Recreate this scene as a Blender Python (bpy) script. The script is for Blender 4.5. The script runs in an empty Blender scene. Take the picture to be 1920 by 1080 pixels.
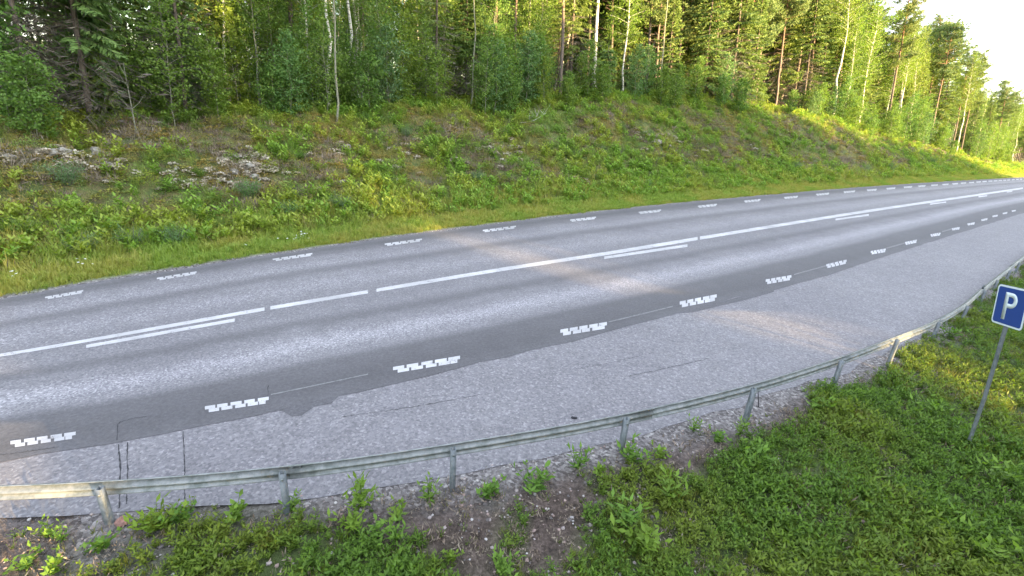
import bpy, math, random
import numpy as np
from mathutils import Matrix, Vector

sc = bpy.context.scene
COL = sc.collection
rng = np.random.default_rng(7)
random.seed(7)

# ------------------------------------------------------------------ camera
F_PX, PITCH, ROLL, CAM_H = 889.63, 0.36015, 0.068394, 3.8687
r0 = np.array([1., 0, 0]); u0 = np.array([0, math.sin(PITCH), math.cos(PITCH)]); w0 = np.array([0, math.cos(PITCH), -math.sin(PITCH)])
CR = r0*math.cos(ROLL) + u0*math.sin(ROLL)
CU = -r0*math.sin(ROLL) + u0*math.cos(ROLL)
CW = w0
cam_data = bpy.data.cameras.new("camera")
cam = bpy.data.objects.new("camera", cam_data); COL.objects.link(cam)
cam_data.sensor_width = 36; cam_data.lens = F_PX/1920*36
cam_data.clip_start = 0.1; cam_data.clip_end = 3000
m = Matrix.Identity(4)
for i in range(3):
    m[i][0] = CR[i]; m[i][1] = CU[i]; m[i][2] = -CW[i]
m[2][3] = CAM_H
cam.matrix_world = m
sc.camera = cam

# ------------------------------------------------------------------ light
SUN_EL = math.radians(6.5)
SUN_AZ = (0.81, -0.586)              # horizontal direction towards the sun (low, behind the camera to the right)
SKY_STRENGTH = 0.15
SUN_STRENGTH = 2.6
EXPOSURE = 3.85
sc.view_settings.view_transform = 'Standard'; sc.view_settings.look = 'None'
sc.view_settings.exposure = EXPOSURE; sc.view_settings.gamma = 1
sc.view_settings.use_curve_mapping = False
world = bpy.data.worlds.new("World"); sc.world = world; world.use_nodes = True
wn = world.node_tree; wn.nodes.clear()
def N(nt, t, **k):
    n = nt.nodes.new(t)
    for a, b in k.items(): setattr(n, a, b)
    return n
sky = N(wn, 'ShaderNodeTexSky', sky_type='NISHITA', sun_disc=False, sun_elevation=SUN_EL,
        sun_rotation=math.atan2(SUN_AZ[0], SUN_AZ[1]))
sky.air_density = 1.0; sky.dust_density = 1.0
tc = N(wn, 'ShaderNodeTexCoord')
mp = N(wn, 'ShaderNodeMapping'); mp.inputs['Scale'].default_value = (1.2, 1.2, 9)
mp.inputs['Rotation'].default_value = (0, 0.12, 0.4)
nz = N(wn, 'ShaderNodeTexNoise'); nz.inputs['Scale'].default_value = 2.2; nz.inputs['Detail'].default_value = 6; nz.inputs['Roughness'].default_value = .55
cr = N(wn, 'ShaderNodeValToRGB'); cr.color_ramp.elements[0].position = .36; cr.color_ramp.elements[1].position = .60
mx = N(wn, 'ShaderNodeMix', data_type='RGBA')
bg = N(wn, 'ShaderNodeBackground'); bg.inputs['Strength'].default_value = SKY_STRENGTH
wo = N(wn, 'ShaderNodeOutputWorld')
L = wn.links.new
L(tc.outputs['Generated'], mp.inputs['Vector']); L(mp.outputs[0], nz.inputs['Vector']); L(nz.outputs['Fac'], cr.inputs[0])
sc_m = N(wn, 'ShaderNodeMath', operation='MULTIPLY_ADD'); sc_m.inputs[1].default_value = .5; sc_m.inputs[2].default_value = .35
L(cr.outputs[0], sc_m.inputs[0]); L(sc_m.outputs[0], mx.inputs['Factor'])
L(sky.outputs[0], mx.inputs['A']); mx.inputs['B'].default_value = (1.26, 1.25, 1.42, 1)
L(mx.outputs['Result'], bg.inputs['Color']); L(bg.outputs[0], wo.inputs['Surface'])

sun_d = bpy.data.lights.new("sun", 'SUN'); sun_d.energy = SUN_STRENGTH; sun_d.angle = math.radians(.6)
sun_d.color = (1, .70, .34)
sun = bpy.data.objects.new("sun", sun_d); COL.objects.link(sun)
sdir = Vector((-SUN_AZ[0]*math.cos(SUN_EL), -SUN_AZ[1]*math.cos(SUN_EL), -math.sin(SUN_EL)))
sun.rotation_euler = sdir.to_track_quat('-Z', 'Y').to_euler(); sun.location = (30, -20, 30)
sc.cycles.max_bounces = 6; sc.cycles.transparent_max_bounces = 4; sc.cycles.diffuse_bounces = 3
sc.cycles.use_denoising = True

# ------------------------------------------------------------------ photo pixel (1920x1080) -> ground
def rays(px):
    px = np.atleast_2d(np.array(px, float))
    return (px[:, :1]-960)/F_PX*CR - (px[:, 1:]-540)/F_PX*CU + CW
def G(px, z=0.0):
    d = rays(px); t = (z-CAM_H)/np.minimum(d[:, 2], -1e-3)
    return (d*t[:, None])[:, :2]
def P(w):
    d = np.atleast_2d(w)-np.array([0, 0, CAM_H]); q = d@CW
    return np.stack([960+F_PX*(d@CR)/q, 540-F_PX*(d@CU)/q], 1)
def pcurve(pts, deg=4, fix=.8):
    pts = np.array(pts, float); t = pts[:, 0]/1000-1
    c = np.polyfit(t, pts[:, 1], deg)
    res = pts[:, 1]-np.polyval(c, t)
    return lambda x: np.polyval(c, np.asarray(x)/1000-1)+fix*np.interp(x, pts[:, 0], res)
FD = [(122,552.5),(333.5,517),(550.3,482),(757.5,454.3),(937.5,429.3),(1094,411),(1219,397),(1327,385.8),(1411,376.5),(1483.5,370),(1543,364),(1593,359.5),(1635,356.2),(1670.8,353.2),(1702.5,350.8),(1728.7,348.8),(1752.5,347.2),(1773,345.8),(1791.3,344.5),(1806.7,343.2),(1822,342.2),(1835,341.2),(1846.3,340.3),(1857,339.6),(1866.7,339),(1875.8,338.4),(1883.8,337.9),(1891.3,337.4),(1900,336.9),(1907.5,336.4),(1914.5,336)]
ND = [(20,833,145,815),(383,768,508,749),(737,694,868,672),(1050,624,1141,609),(1275,571,1346,557),(1436,528.5,1485,520),(1549.3,499.3,1589,490),(1632.7,474,1662,469),(1697,456.7,1720,451.7),(1745,441.5,1764,438.5),(1784.7,430,1800,427.7),(1814,421,1828,418.5),(1840,413,1852,410.5),(1860.7,406,1871,404),(1880,400.5,1889,398.8),(1897,396,1905,394.5)]
c_fd = pcurve(FD, 5)
c_edge_raw = [(0,563),(133,537),(320,507),(500,478),(640,460.5),(740,446),(907,423),(1070,402.5),(1280,382),(1413,368.5),(1600,353.3),(1700,345.8),(1800,339.8),(1919,332.5)]
c_edge = pcurve(c_edge_raw, 4, .3)
c_cl = pcurve([(0,666),(166.7,638),(496.7,579),(638,555.7),(706.7,544),(940,505),(1140,475),(1280,452),(1311.7,446.5),(1480,419),(1613,397.7),(1744,378.5),(1830,366.2),(1918,352.7)], 5)
c_nd = pcurve([((a+c)/2, (b+d)/2) for a, b, c, d in ND], 5)
dark_pts = [(0,862),(220,829),(360,803),(510,772),(633,743),(770,714),(873,687),(1007,655),(1073,640),(1180,610),(1273,586),(1383,556),(1447,546),(1560,514),(1680,474),(1760,449),(1840,424),(1913,401)]
bay_pts = [(0,963),(220,957),(367,949),(500,937),(640,920),(873,880),(1073,845),(1173,822),(1273,792),(1400,755),(1580,698),(1680,650),(1745,620),(1800,584),(1850,545),(1918,488)]

# reference curve: the far edge of the asphalt
def smooth_world(pts2, deg=4):
    s = np.concatenate([[0], np.cumsum(np.linalg.norm(np.diff(pts2, axis=0), axis=1))])
    t = s/s[-1]
    cx = np.polyfit(t, pts2[:, 0], deg); cy = np.polyfit(t, pts2[:, 1], deg)
    return s[-1], cx, cy
ex = np.array([0, 150, 300, 450, 600, 750, 900, 1050, 1200, 1350, 1500, 1600, 1700, 1780, 1850, 1919.])
eg = G(np.stack([ex, c_edge(ex)], 1))
tt0 = np.linspace(0, 1, 400)
_len, _cx, _cy = smooth_world(eg, 5)
core = np.stack([np.polyval(_cx, tt0), np.polyval(_cy, tt0)], 1)
core = np.stack([np.interp(np.linspace(0, 1, 400), tt0, core[:, k]) for k in range(2)], 1)
cs = np.concatenate([[0], np.cumsum(np.linalg.norm(np.diff(core, axis=0), axis=1))]); LEN = cs[-1]
t_a = (core[6]-core[0]); t_a /= np.linalg.norm(t_a)
t_b = (core[-1]-core[-40]); t_b /= np.linalg.norm(t_b)
def curve(s):
    s = np.atleast_1d(np.asarray(s, float))
    x = np.interp(s, cs, core[:, 0]); y = np.interp(s, cs, core[:, 1])
    lo = np.minimum(s, 0); hi = np.maximum(s-LEN, 0)
    return np.stack([x+lo*t_a[0]+hi*t_b[0], y+lo*t_a[1]+hi*t_b[1]], -1)
def normal(s):
    s = np.asarray(s, float)
    d = curve(s+1.5)-curve(s-1.5); d /= np.linalg.norm(d, axis=-1, keepdims=True)
    return np.stack([-d[..., 1], d[..., 0]], -1)
def W(s, d):
    s = np.asarray(s, float); d = np.asarray(d, float)
    s, d = np.broadcast_arrays(s, d); sh = s.shape
    q = curve(s.ravel())+normal(s.ravel())*d.ravel()[:, None]
    return q.reshape(sh+(2,))
REF_S = np.arange(-90, 330, 0.25); REF = curve(REF_S); REFN = normal(REF_S)
def SD(xy):
    xy = np.atleast_2d(xy); S = np.empty(len(xy)); D = np.empty(len(xy))
    for a in range(0, len(xy), 4000):
        q = xy[a:a+4000]
        d2 = ((q[:, None, 0]-REF[None, ::4, 0])**2+(q[:, None, 1]-REF[None, ::4, 1])**2)
        i = d2.argmin(1)*4
        rel = q-REF[i]; tn = np.stack([REFN[i, 1], -REFN[i, 0]], 1)
        S[a:a+4000] = REF_S[i]+(rel*tn).sum(1); D[a:a+4000] = (rel*REFN[i]).sum(1)
    return S, D
def d_of(px_pts_or_fn, deg=4):
    """lateral offset d(s) of a photographed line"""
    if callable(px_pts_or_fn):
        x = np.linspace(0, 1900, 60); pts = np.stack([x, px_pts_or_fn(x)], 1)
    else:
        a = np.array(px_pts_or_fn, float); x = np.linspace(a[0, 0], a[-1, 0], 90); pts = np.stack([x, np.interp(x, a[:, 0], a[:, 1])], 1)
    g = G(pts); S, D = SD(g)
    o = np.argsort(S)
    S, D = S[o], D[o]
    return lambda s: np.interp(s, S, D)
dl_fd, dl_cl, dl_nd = d_of(c_fd), d_of(c_cl), d_of(c_nd)
dl_dark, dl_bay = d_of(dark_pts), d_of(bay_pts)

# ------------------------------------------------------------------ noise
_perm = np.random.default_rng(3).random((256, 256))
def vnoise(x, y):
    x = np.asarray(x, float); y = np.asarray(y, float)
    xi = np.floor(x).astype(int); yi = np.floor(y).astype(int); fx = x-xi; fy = y-yi
    fx = fx*fx*(3-2*fx); fy = fy*fy*(3-2*fy)
    g = lambda a, b: _perm[a & 255, b & 255]
    return (g(xi, yi)*(1-fx)+g(xi+1, yi)*fx)*(1-fy)+(g(xi, yi+1)*(1-fx)+g(xi+1, yi+1)*fx)*fy
def fbm(x, y, sc_=1., oct=4):
    v = 0; a = .5; n = 0
    for o in range(oct):
        v = v+a*vnoise(x*sc_+17.3*o, y*sc_-9.1*o); n += a; a *= .5; sc_ *= 2.03
    return v/n
def sstep(a, b, x): t = np.clip((x-a)/(b-a), 0, 1); return t*t*(3-2*t)

# ------------------------------------------------------------------ terrain height
HB_S = [-40, 1.5, 2.7, 4.6, 10, 17.5, 24, 31, 43, 62, 77, 96, 108, 140]
HB_Z = [2.9, 2.7, 2.5, 2.65, 3.1, 3.8, 4.5, 5.1, 5.5, 4.8, 3.4, 1.9, .9, .8]
RAIL_OFF = -0.35
def Hsd(s, d):
    s = np.asarray(s, float); d = np.asarray(d, float)
    xy_n1 = fbm(s, d, .45, 4)-.5; xy_n2 = fbm(s+40, d, 1.7, 3)-.5
    hb = np.interp(s, HB_S, HB_Z)
    prof = -0.12*np.exp(-((d-1.7)/.7)**2)+hb*sstep(.4, 10.5, d+.0)*1.0
    far = prof+np.maximum(d-9.5, 0)*.05+(xy_n1*.9+xy_n2*.28)*sstep(1.6, 4, d)
    bay = dl_bay(s)
    e = bay-d
    near = -0.009-.010*sstep(0, .3, e)-0.07*np.maximum(e-.6, 0)*(e < 12)-.07*11.4*(e >= 12)+(xy_n1*.12+xy_n2*.10)*sstep(.2, 1.5, e)
    near = near+.03*sstep(0, -.3, -e+.25)*0
    z = np.where(d > 0.0, np.maximum(far, -.2)-.03*(d < .12), np.where(e > -.7, near, -.06))
    return z
def Hxy(x, y):
    S, D = SD(np.stack([np.ravel(x), np.ravel(y)], 1)); return Hsd(S, D).reshape(np.shape(x))
def ground_at(px, off=0.0):
    """where the view ray through photo pixel px meets the terrain"""
    px = np.atleast_2d(np.array(px, float)); d = rays(px); d = d/np.linalg.norm(d[:, :2], axis=1)[:, None]
    ts = np.concatenate([np.arange(3, 40, .15), np.arange(40, 140, .5)])
    out = np.zeros((len(px), 3))
    for i in range(len(px)):
        pt = d[i]*ts[:, None]+np.array([0, 0, CAM_H])
        h = Hxy(pt[:, 0], pt[:, 1]); k = np.where(pt[:, 2] < h)[0]
        k = k[0] if len(k) else len(ts)-1
        q = pt[max(k-1, 0)]*.5+pt[k]*.5; out[i] = (q[0], q[1], h[k])
    return out
def near_ground(px):
    px = np.atleast_2d(px); z = np.full(len(px), -.1)
    for _ in range(3):
        d = rays(px); t = (z-CAM_H)/np.minimum(d[:, 2], -1e-3); q = d*t[:, None]; z = Hxy(q[:, 0], q[:, 1])
    return np.stack([q[:, 0], q[:, 1], z], 1)

# ------------------------------------------------------------------ mesh helpers
def mesh(name, V, Fq, mats, attrs=None, smooth=False, uv=None, midx=None):
    """V (n,3); Fq: (k,4) or (k,3) index array or list of such arrays"""
    me = bpy.data.meshes.new(name)
    Fl = Fq if isinstance(Fq, list) else [Fq]
    Fl = [np.asarray(f, int) for f in Fl if len(f)]
    V = np.asarray(V, float)
    nl = sum(f.size for f in Fl); npoly = sum(len(f) for f in Fl)
    me.vertices.add(len(V)); me.vertices.foreach_set('co', V.ravel())
    me.loops.add(nl); me.loops.foreach_set('vertex_index', np.concatenate([f.ravel() for f in Fl]))
    me.polygons.add(npoly)
    sizes = np.concatenate([np.full(len(f), f.shape[1]) for f in Fl])
    me.polygons.foreach_set('loop_start', np.concatenate([[0], np.cumsum(sizes)[:-1]]))
    me.polygons.foreach_set('loop_total', sizes)
    if smooth: me.polygons.foreach_set('use_smooth', np.ones(npoly, bool))
    for mt in (mats if isinstance(mats, (list, tuple)) else [mats]): me.materials.append(mt)
    if midx is not None: me.polygons.foreach_set('material_index', np.asarray(midx, int))
    for k, v in (attrs or {}).items():
        v = np.asarray(v, float)
        a = me.attributes.new(k, 'FLOAT' if v.ndim == 1 else 'FLOAT_VECTOR', 'POINT')
        a.data.foreach_set('value' if v.ndim == 1 else 'vector', v.ravel())
    me.update(calc_edges=True); me.validate()
    return me
def obj(name, me, parent=None, kind=None, loc=None, label=None, cat=None, group=None):
    o = bpy.data.objects.new(name, me); COL.objects.link(o)
    if parent: o.parent = parent
    if loc is not None: o.location = loc
    if kind: o['kind'] = kind
    if label: o['label'] = label
    if cat: o['category'] = cat
    if group: o['group'] = group
    return o
def empty(name, loc, label, cat, group=None, rz=0):
    o = obj(name, None, loc=loc, label=label, cat=cat, group=group); o.rotation_euler[2] = rz
    o.empty_display_size = .2
    return o
def tube(pts, rad, sides=6, cap=True):
    pts = np.asarray(pts, float); n = len(pts); rad = np.broadcast_to(rad, n)
    d = np.gradient(pts, axis=0); d /= np.linalg.norm(d, axis=1)[:, None]+1e-9
    ref = np.where(np.abs(d[:, 2:3]) > .9, np.array([[1., 0, 0]]), np.array([[0, 0, 1.]]))
    a = np.cross(d, ref); a /= np.linalg.norm(a, axis=1)[:, None]+1e-9; b = np.cross(d, a)
    th = np.arange(sides)/sides*2*np.pi
    V = pts[:, None]+rad[:, None, None]*(a[:, None]*np.cos(th)[None, :, None]+b[:, None]*np.sin(th)[None, :, None])
    V = V.reshape(-1, 3); i = np.arange(n-1)[:, None]*sides; j = np.arange(sides)[None]; k = (j+1) % sides
    Fq = np.stack([i+j, i+k, i+sides+k, i+sides+j], -1).reshape(-1, 4)
    return V, Fq[:, ::-1]
class Acc:
    def __init__(s): s.V = []; s.F = []; s.n = 0; s.A = []
    def add(s, V, F, a=None):
        V = np.asarray(V, float); s.V.append(V); s.F.append(np.asarray(F, int)+s.n); s.n += len(V)
        s.A.append(np.full(len(V), .5) if a is None else np.broadcast_to(a, len(V)).astype(float))
    def mesh(s, name, mats, smooth=False, **k):
        q = [f for f in s.F if f.shape[1] == 4]; t = [f for f in s.F if f.shape[1] == 3]
        Fl = ([np.concatenate(q)] if q else [])+([np.concatenate(t)] if t else [])
        return mesh(name, np.concatenate(s.V), Fl, mats, {'shade': np.concatenate(s.A)}, smooth, **k)
def box(c, size, rot=None):
    c = np.array(c, float); h = np.array(size, float)/2
    V = np.array([[x, y, z] for x in (-1, 1) for y in (-1, 1) for z in (-1, 1)])*h
    if rot is not None: V = V@np.array(rot).T
    return V+c, np.array([[0, 1, 3, 2], [4, 6, 7, 5], [0, 4, 5, 1], [2, 3, 7, 6], [0, 2, 6, 4], [1, 5, 7, 3]])
def nrm(v): return v/(np.linalg.norm(v, axis=-1, keepdims=True)+1e-9)
def leaves(pos, dirv, length, width, r, fold=0.0, tilt=None):
    """rhombic leaves: pos (n,3) base, dirv (n,3)"""
    n = len(pos); dirv = nrm(dirv)
    rnd = nrm(r.normal(size=(n, 3))) if tilt is None else tilt
    side = nrm(np.cross(dirv, rnd)); length = np.broadcast_to(length, n)[:, None]; width = np.broadcast_to(width, n)[:, None]
    up = np.cross(side, dirv)
    a = pos; b = pos+dirv*length*.45+side*width*.5-up*fold*width; c = pos+dirv*length; d = pos+dirv*length*.45-side*width*.5-up*fold*width
    V = np.stack([a, b, c, d], 1).reshape(-1, 3)
    return V, np.arange(4*n).reshape(n, 4)

# ------------------------------------------------------------------ materials
def newmat(name):
    mt = bpy.data.materials.new(name); mt.use_nodes = True; nt = mt.node_tree
    nt.nodes.clear(); out = N(nt, 'ShaderNodeOutputMaterial'); p = N(nt, 'ShaderNodeBsdfPrincipled')
    nt.links.new(p.outputs[0], out.inputs[0]); p.inputs['Roughness'].default_value = .8
    p.inputs['Specular IOR Level'].default_value = .3
    return mt, nt, p, out
def ramp(nt, fac, stops, interp='LINEAR'):
    r_ = N(nt, 'ShaderNodeValToRGB'); r_.color_ramp.interpolation = interp
    el = r_.color_ramp.elements
    while len(el) < len(stops): el.new(.5)
    for e, (p_, c) in zip(el, stops): e.position = p_; e.color = (*c, 1) if len(c) == 3 else c
    nt.links.new(fac, r_.inputs[0]); return r_.outputs[0]
def noise(nt, vec, scale, detail=4, rough=.6, out='Fac'):
    n = N(nt, 'ShaderNodeTexNoise'); n.inputs['Scale'].default_value = scale; n.inputs['Detail'].default_value = detail; n.inputs['Roughness'].default_value = rough
    if vec is not None: nt.links.new(vec, n.inputs['Vector'])
    return n.outputs[out]
def mixc(nt, fac, a, b, mode='MIX'):
    n = N(nt, 'ShaderNodeMix', data_type='RGBA', blend_type=mode)
    for s_, v in (('Factor', fac), ('A', a), ('B', b)):
        if hasattr(v, 'is_linked') or hasattr(v, 'node'): nt.links.new(v, n.inputs[s_])
        else: n.inputs[s_].default_value = v if s_ == 'Factor' else ((*v, 1) if len(v) == 3 else v)
    return n.outputs['Result']
def mathn(nt, op, a, b=None, c=None, clamp=False):
    n = N(nt, 'ShaderNodeMath', operation=op); n.use_clamp = clamp
    for i, v in enumerate((a, b, c)):
        if v is None: continue
        if hasattr(v, 'node'): nt.links.new(v, n.inputs[i])
        else: n.inputs[i].default_value = v
    return n.outputs[0]
def attr(nt, name, typ='GEOMETRY', out='Fac'):
    a = N(nt, 'ShaderNodeAttribute', attribute_name=name, attribute_type=typ); return a.outputs[out]
def leafmat(name, dark, light, trans=.35, hue=None, inst=False, rough=.55):
    """dark..light: leaf colours picked leaf by leaf; hue: third colour for whole plants"""
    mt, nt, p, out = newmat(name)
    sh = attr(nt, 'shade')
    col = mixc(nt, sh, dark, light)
    if hue is not None:
        if inst: rnd = attr(nt, 'tint', 'INSTANCER')
        else: rnd = N(nt, 'ShaderNodeObjectInfo').outputs['Random']
        col = mixc(nt, mathn(nt, 'MULTIPLY', rnd, .85), col, mixc(nt, sh, tuple(c*.55 for c in hue), hue))
    nt.links.new(col, p.inputs['Base Color']); p.inputs['Roughness'].default_value = rough
    tr = N(nt, 'ShaderNodeBsdfTranslucent')
    nt.links.new(mixc(nt, 1.0, col, (1.15, 1.25, .6), 'MULTIPLY'), tr.inputs['Color'])
    ms = N(nt, 'ShaderNodeMixShader'); ms.inputs[0].default_value = trans
    nt.links.new(p.outputs[0], ms.inputs[1]); nt.links.new(tr.outputs[0], ms.inputs[2]); nt.links.new(ms.outputs[0], out.inputs[0])
    return mt
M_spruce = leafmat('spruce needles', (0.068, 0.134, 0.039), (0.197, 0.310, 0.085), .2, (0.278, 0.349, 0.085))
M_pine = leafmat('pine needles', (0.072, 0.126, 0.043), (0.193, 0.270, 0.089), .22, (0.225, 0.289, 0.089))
M_birch = leafmat('birch leaves', (0.087, 0.175, 0.025), (0.232, 0.365, 0.057), .42, (0.275, 0.350, 0.050))
M_aspen = leafmat('sapling leaves', (0.068, 0.158, 0.037), (0.182, 0.317, 0.080), .4, (0.242, 0.346, 0.055))
M_willow = leafmat('willow leaves', (0.091, 0.182, 0.068), (0.213, 0.319, 0.152), .35, (0.152, 0.304, 0.076))
M_herb = leafmat('herb leaves', (0.082, 0.161, 0.022), (0.256, 0.410, 0.057), .35, (0.373, 0.430, 0.064), True)
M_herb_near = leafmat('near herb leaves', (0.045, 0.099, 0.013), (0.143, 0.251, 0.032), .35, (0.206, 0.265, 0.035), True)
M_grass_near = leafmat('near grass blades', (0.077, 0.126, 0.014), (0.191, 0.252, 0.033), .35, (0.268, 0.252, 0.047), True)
M_verge = leafmat('verge grass blades', (0.158, 0.248, 0.040), (0.396, 0.495, 0.090), .35, (0.556, 0.495, 0.128), True)
M_weed = leafmat('weed leaves', (0.060, 0.142, 0.019), (0.169, 0.309, 0.048), .38, (0.205, 0.309, 0.033))
M_grass = leafmat('grass blades', (0.107, 0.180, 0.033), (0.267, 0.359, 0.075), .35, (0.374, 0.359, 0.107), True)
M_heath = leafmat('dwarf shrub leaves', (0.098, 0.179, 0.039), (0.311, 0.432, 0.098), .25, (0.427, 0.294, 0.098), True)
M_moss = leafmat('moss', (0.126, 0.142, 0.025), (0.316, 0.305, 0.057), .15, (0.400, 0.284, 0.072), True)
M_twig = leafmat('dry twigs', (0.089, 0.063, 0.047), (0.286, 0.215, 0.161), .05, (0.358, 0.305, 0.233), True)
M_deadtw = leafmat('dead spruce twigs', (0.075, 0.065, 0.051), (0.180, 0.158, 0.128), .02)
M_lichleaf = leafmat('lichen', (0.313, 0.282, 0.212), (0.648, 0.593, 0.470), .05, (0.439, 0.362, 0.258), True)
M_flower = leafmat('white petals', (.7, .72, .66), (.8, .8, .78), .2)

def barkmat(name, c1, c2, scale=(8, 8, 1.5), upper=None, z0=2, z1=6):
    mt, nt, p, out = newmat(name)
    t = N(nt, 'ShaderNodeTexCoord'); mp_ = N(nt, 'ShaderNodeMapping'); mp_.inputs['Scale'].default_value = scale
    nt.links.new(t.outputs['Object'], mp_.inputs['Vector'])
    f = noise(nt, mp_.outputs[0], 3, 6, .7)
    col = ramp(nt, f, [(.3, c1), (.7, c2)])
    if upper:
        sx = N(nt, 'ShaderNodeSeparateXYZ'); nt.links.new(t.outputs['Object'], sx.inputs[0])
        mr = N(nt, 'ShaderNodeMapRange'); mr.inputs['From Min'].default_value = z0; mr.inputs['From Max'].default_value = z1
        nt.links.new(sx.outputs['Z'], mr.inputs['Value'])
        col = mixc(nt, mr.outputs[0], col, ramp(nt, f, [(.3, tuple(c*.6 for c in upper)), (.7, upper)]))
    nt.links.new(col, p.inputs['Base Color'])
    b = N(nt, 'ShaderNodeBump'); b.inputs['Strength'].default_value = .6; b.inputs['Distance'].default_value = .02
    nt.links.new(f, b.inputs['Height']); nt.links.new(b.outputs[0], p.inputs['Normal'])
    return mt
M_bark_spruce = barkmat('spruce bark', (.07, .055, .045), (.19, .16, .135))
M_bark_pine = barkmat('pine bark', (.08, .065, .055), (.20, .16, .135), upper=(.30, .18, .11), z0=4, z1=9)
M_bark_thin = barkmat('aspen bark', (.13, .13, .09), (.30, .30, .22), (6, 6, 3))
mt, nt, p, out = newmat('birch bark'); M_bark_birch = mt
t = N(nt, 'ShaderNodeTexCoord'); mp_ = N(nt, 'ShaderNodeMapping'); mp_.inputs['Scale'].default_value = (3, 3, 11)
nt.links.new(t.outputs['Object'], mp_.inputs['Vector']); f = noise(nt, mp_.outputs[0], 1.3, 3, .6)
nt.links.new(ramp(nt, f, [(.36, (.03, .028, .025)), (.43, (.55, .53, .47)), (.75, (.74, .72, .66))]), p.inputs['Base Color'])

# asphalt
def asphalt(name, bands=None, base=(.2, .198, .207), grain=1.0, fine=1.0):
    mt, nt, p, out = newmat(name)
    geo = N(nt, 'ShaderNodeNewGeometry'); pos = geo.outputs['Position']
    big = noise(nt, pos, .35, 3, .5); med = noise(nt, pos, 2.3, 5, .65)
    if bands:
        u = attr(nt, 'lat')
        wob = mathn(nt, 'MULTIPLY_ADD', big, .10, -.05)
        wob2 = mathn(nt, 'MULTIPLY_ADD', med, .05, -.025)
        uu = mathn(nt, 'ADD', mathn(nt, 'ADD', u, wob), wob2)
        col = ramp(nt, mathn(nt, 'DIVIDE', uu, 4.0), [(a/4, b) for a, b in bands], 'EASE')
    else:
        rgb = N(nt, 'ShaderNodeRGB'); rgb.outputs[0].default_value = (*base, 1); col = rgb.outputs[0]
    col = mixc(nt, 1.0, col, ramp(nt, med, [(.25, (.88, .88, .88)), (.75, (1.10, 1.10, 1.11))]), 'MULTIPLY')
    col = mixc(nt, 1.0, col, ramp(nt, big, [(.3, (.94, .93, .93)), (.7, (1.06, 1.055, 1.04))]), 'MULTIPLY')
    vo = N(nt, 'ShaderNodeTexVoronoi', feature='F1'); vo.inputs['Scale'].default_value = 48*fine; nt.links.new(pos, vo.inputs['Vector'])
    g1 = N(nt, 'ShaderNodeSeparateColor'); nt.links.new(vo.outputs['Color'], g1.inputs[0])
    gr = ramp(nt, g1.outputs[0], [(.0, (.62, .62, .65)), (.35, (.88, .88, .89)), (.8, (1.12, 1.12, 1.12)), (1, (1.6, 1.58, 1.56))])
    if bands: # aggregate shows on the pale worn tracks, not on the tarry dark ones
        lum = N(nt, 'ShaderNodeRGBToBW'); nt.links.new(col, lum.inputs[0])
        fac = mathn(nt, 'MULTIPLY_ADD', lum.outputs[0], 7.5, -.62, True)
        fac = mathn(nt, 'MAXIMUM', mathn(nt, 'MULTIPLY', fac, grain), .15)
    else: fac = grain
    col = mixc(nt, fac, col, mixc(nt, 1.0, col, gr, 'MULTIPLY'))
    n3 = noise(nt, pos, 19*fine, 3, .8)
    col = mixc(nt, 1.0, col, ramp(nt, n3, [(.3, (.80, .80, .81)), (.7, (1.2, 1.2, 1.2))]), 'MULTIPLY')
    nt.links.new(col, p.inputs['Base Color']); p.inputs['Roughness'].default_value = .75
    b = N(nt, 'ShaderNodeBump'); b.inputs['Strength'].default_value = .5; b.inputs['Distance'].default_value = .006
    nt.links.new(g1.outputs[0], b.inputs['Height']); nt.links.new(b.outputs[0], p.inputs['Normal'])
    return mt
c_ = lambda v: (v*1.17, v*1.145, v*1.19)
BANDS = [(0, c_(.115)), (.5, c_(.095)), (.98, c_(.115)), (1.12, c_(.165)), (1.28, c_(.19)), (1.42, c_(.122)), (1.56, c_(.165)), (1.72, c_(.19)), (1.92, c_(.155)),
         (2.06, c_(.15)), (2.2, c_(.155)), (2.31, c_(.110)), (2.42, c_(.15)), (2.58, c_(.225)), (2.7, c_(.165)), (2.8, c_(.092)), (3.0, c_(.080)), (3.4, c_(.086)), (4, c_(.09))]
M_road = asphalt('lane asphalt', BANDS)
M_bay = asphalt('bay asphalt', None, (.185, .18, .186), .7, .8)
M_patch = asphalt('patched asphalt', None, (.10, .098, .103), .35)
def plain(name, c, rough=.6, metal=0, wear=None, wscale=20):
    mt, nt, p, out = newmat(name); p.inputs['Roughness'].default_value = rough; p.inputs['Metallic'].default_value = metal
    if wear is not None:
        geo = N(nt, 'ShaderNodeNewGeometry'); f = noise(nt, geo.outputs['Position'], wscale, 5, .7)
        nt.links.new(ramp(nt, f, [(.35, wear), (.6, c)]), p.inputs['Base Color'])
    else: p.inputs['Base Color'].default_value = (*c, 1)
    return mt
mt, nt, p, out = newmat('road paint'); M_paint = mt
geo = N(nt, 'ShaderNodeNewGeometry'); pos = geo.outputs['Position']
w1 = noise(nt, pos, 7, 6, .75); w2 = noise(nt, pos, 60, 3, .8); w3 = noise(nt, pos, 1.2, 3, .6)
c1 = ramp(nt, w3, [(.3, (.40, .40, .395)), (.7, (.60, .60, .60))])
c1 = mixc(nt, ramp(nt, w1, [(.34, (1, 1, 1)), (.44, (0, 0, 0))]), c1, (.34, .34, .345))
chip = mathn(nt, 'ADD', mathn(nt, 'MULTIPLY', w2, .6), mathn(nt, 'MULTIPLY', w1, .4))
c1 = mixc(nt, ramp(nt, chip, [(.385, (1, 1, 1)), (.425, (0, 0, 0))]), c1, (.16, .16, .165))
nt.links.new(mixc(nt, 1.0, c1, (.86, .85, .86), 'MULTIPLY'), p.inputs['Base Color']); p.inputs['Roughness'].default_value = .7
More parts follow.
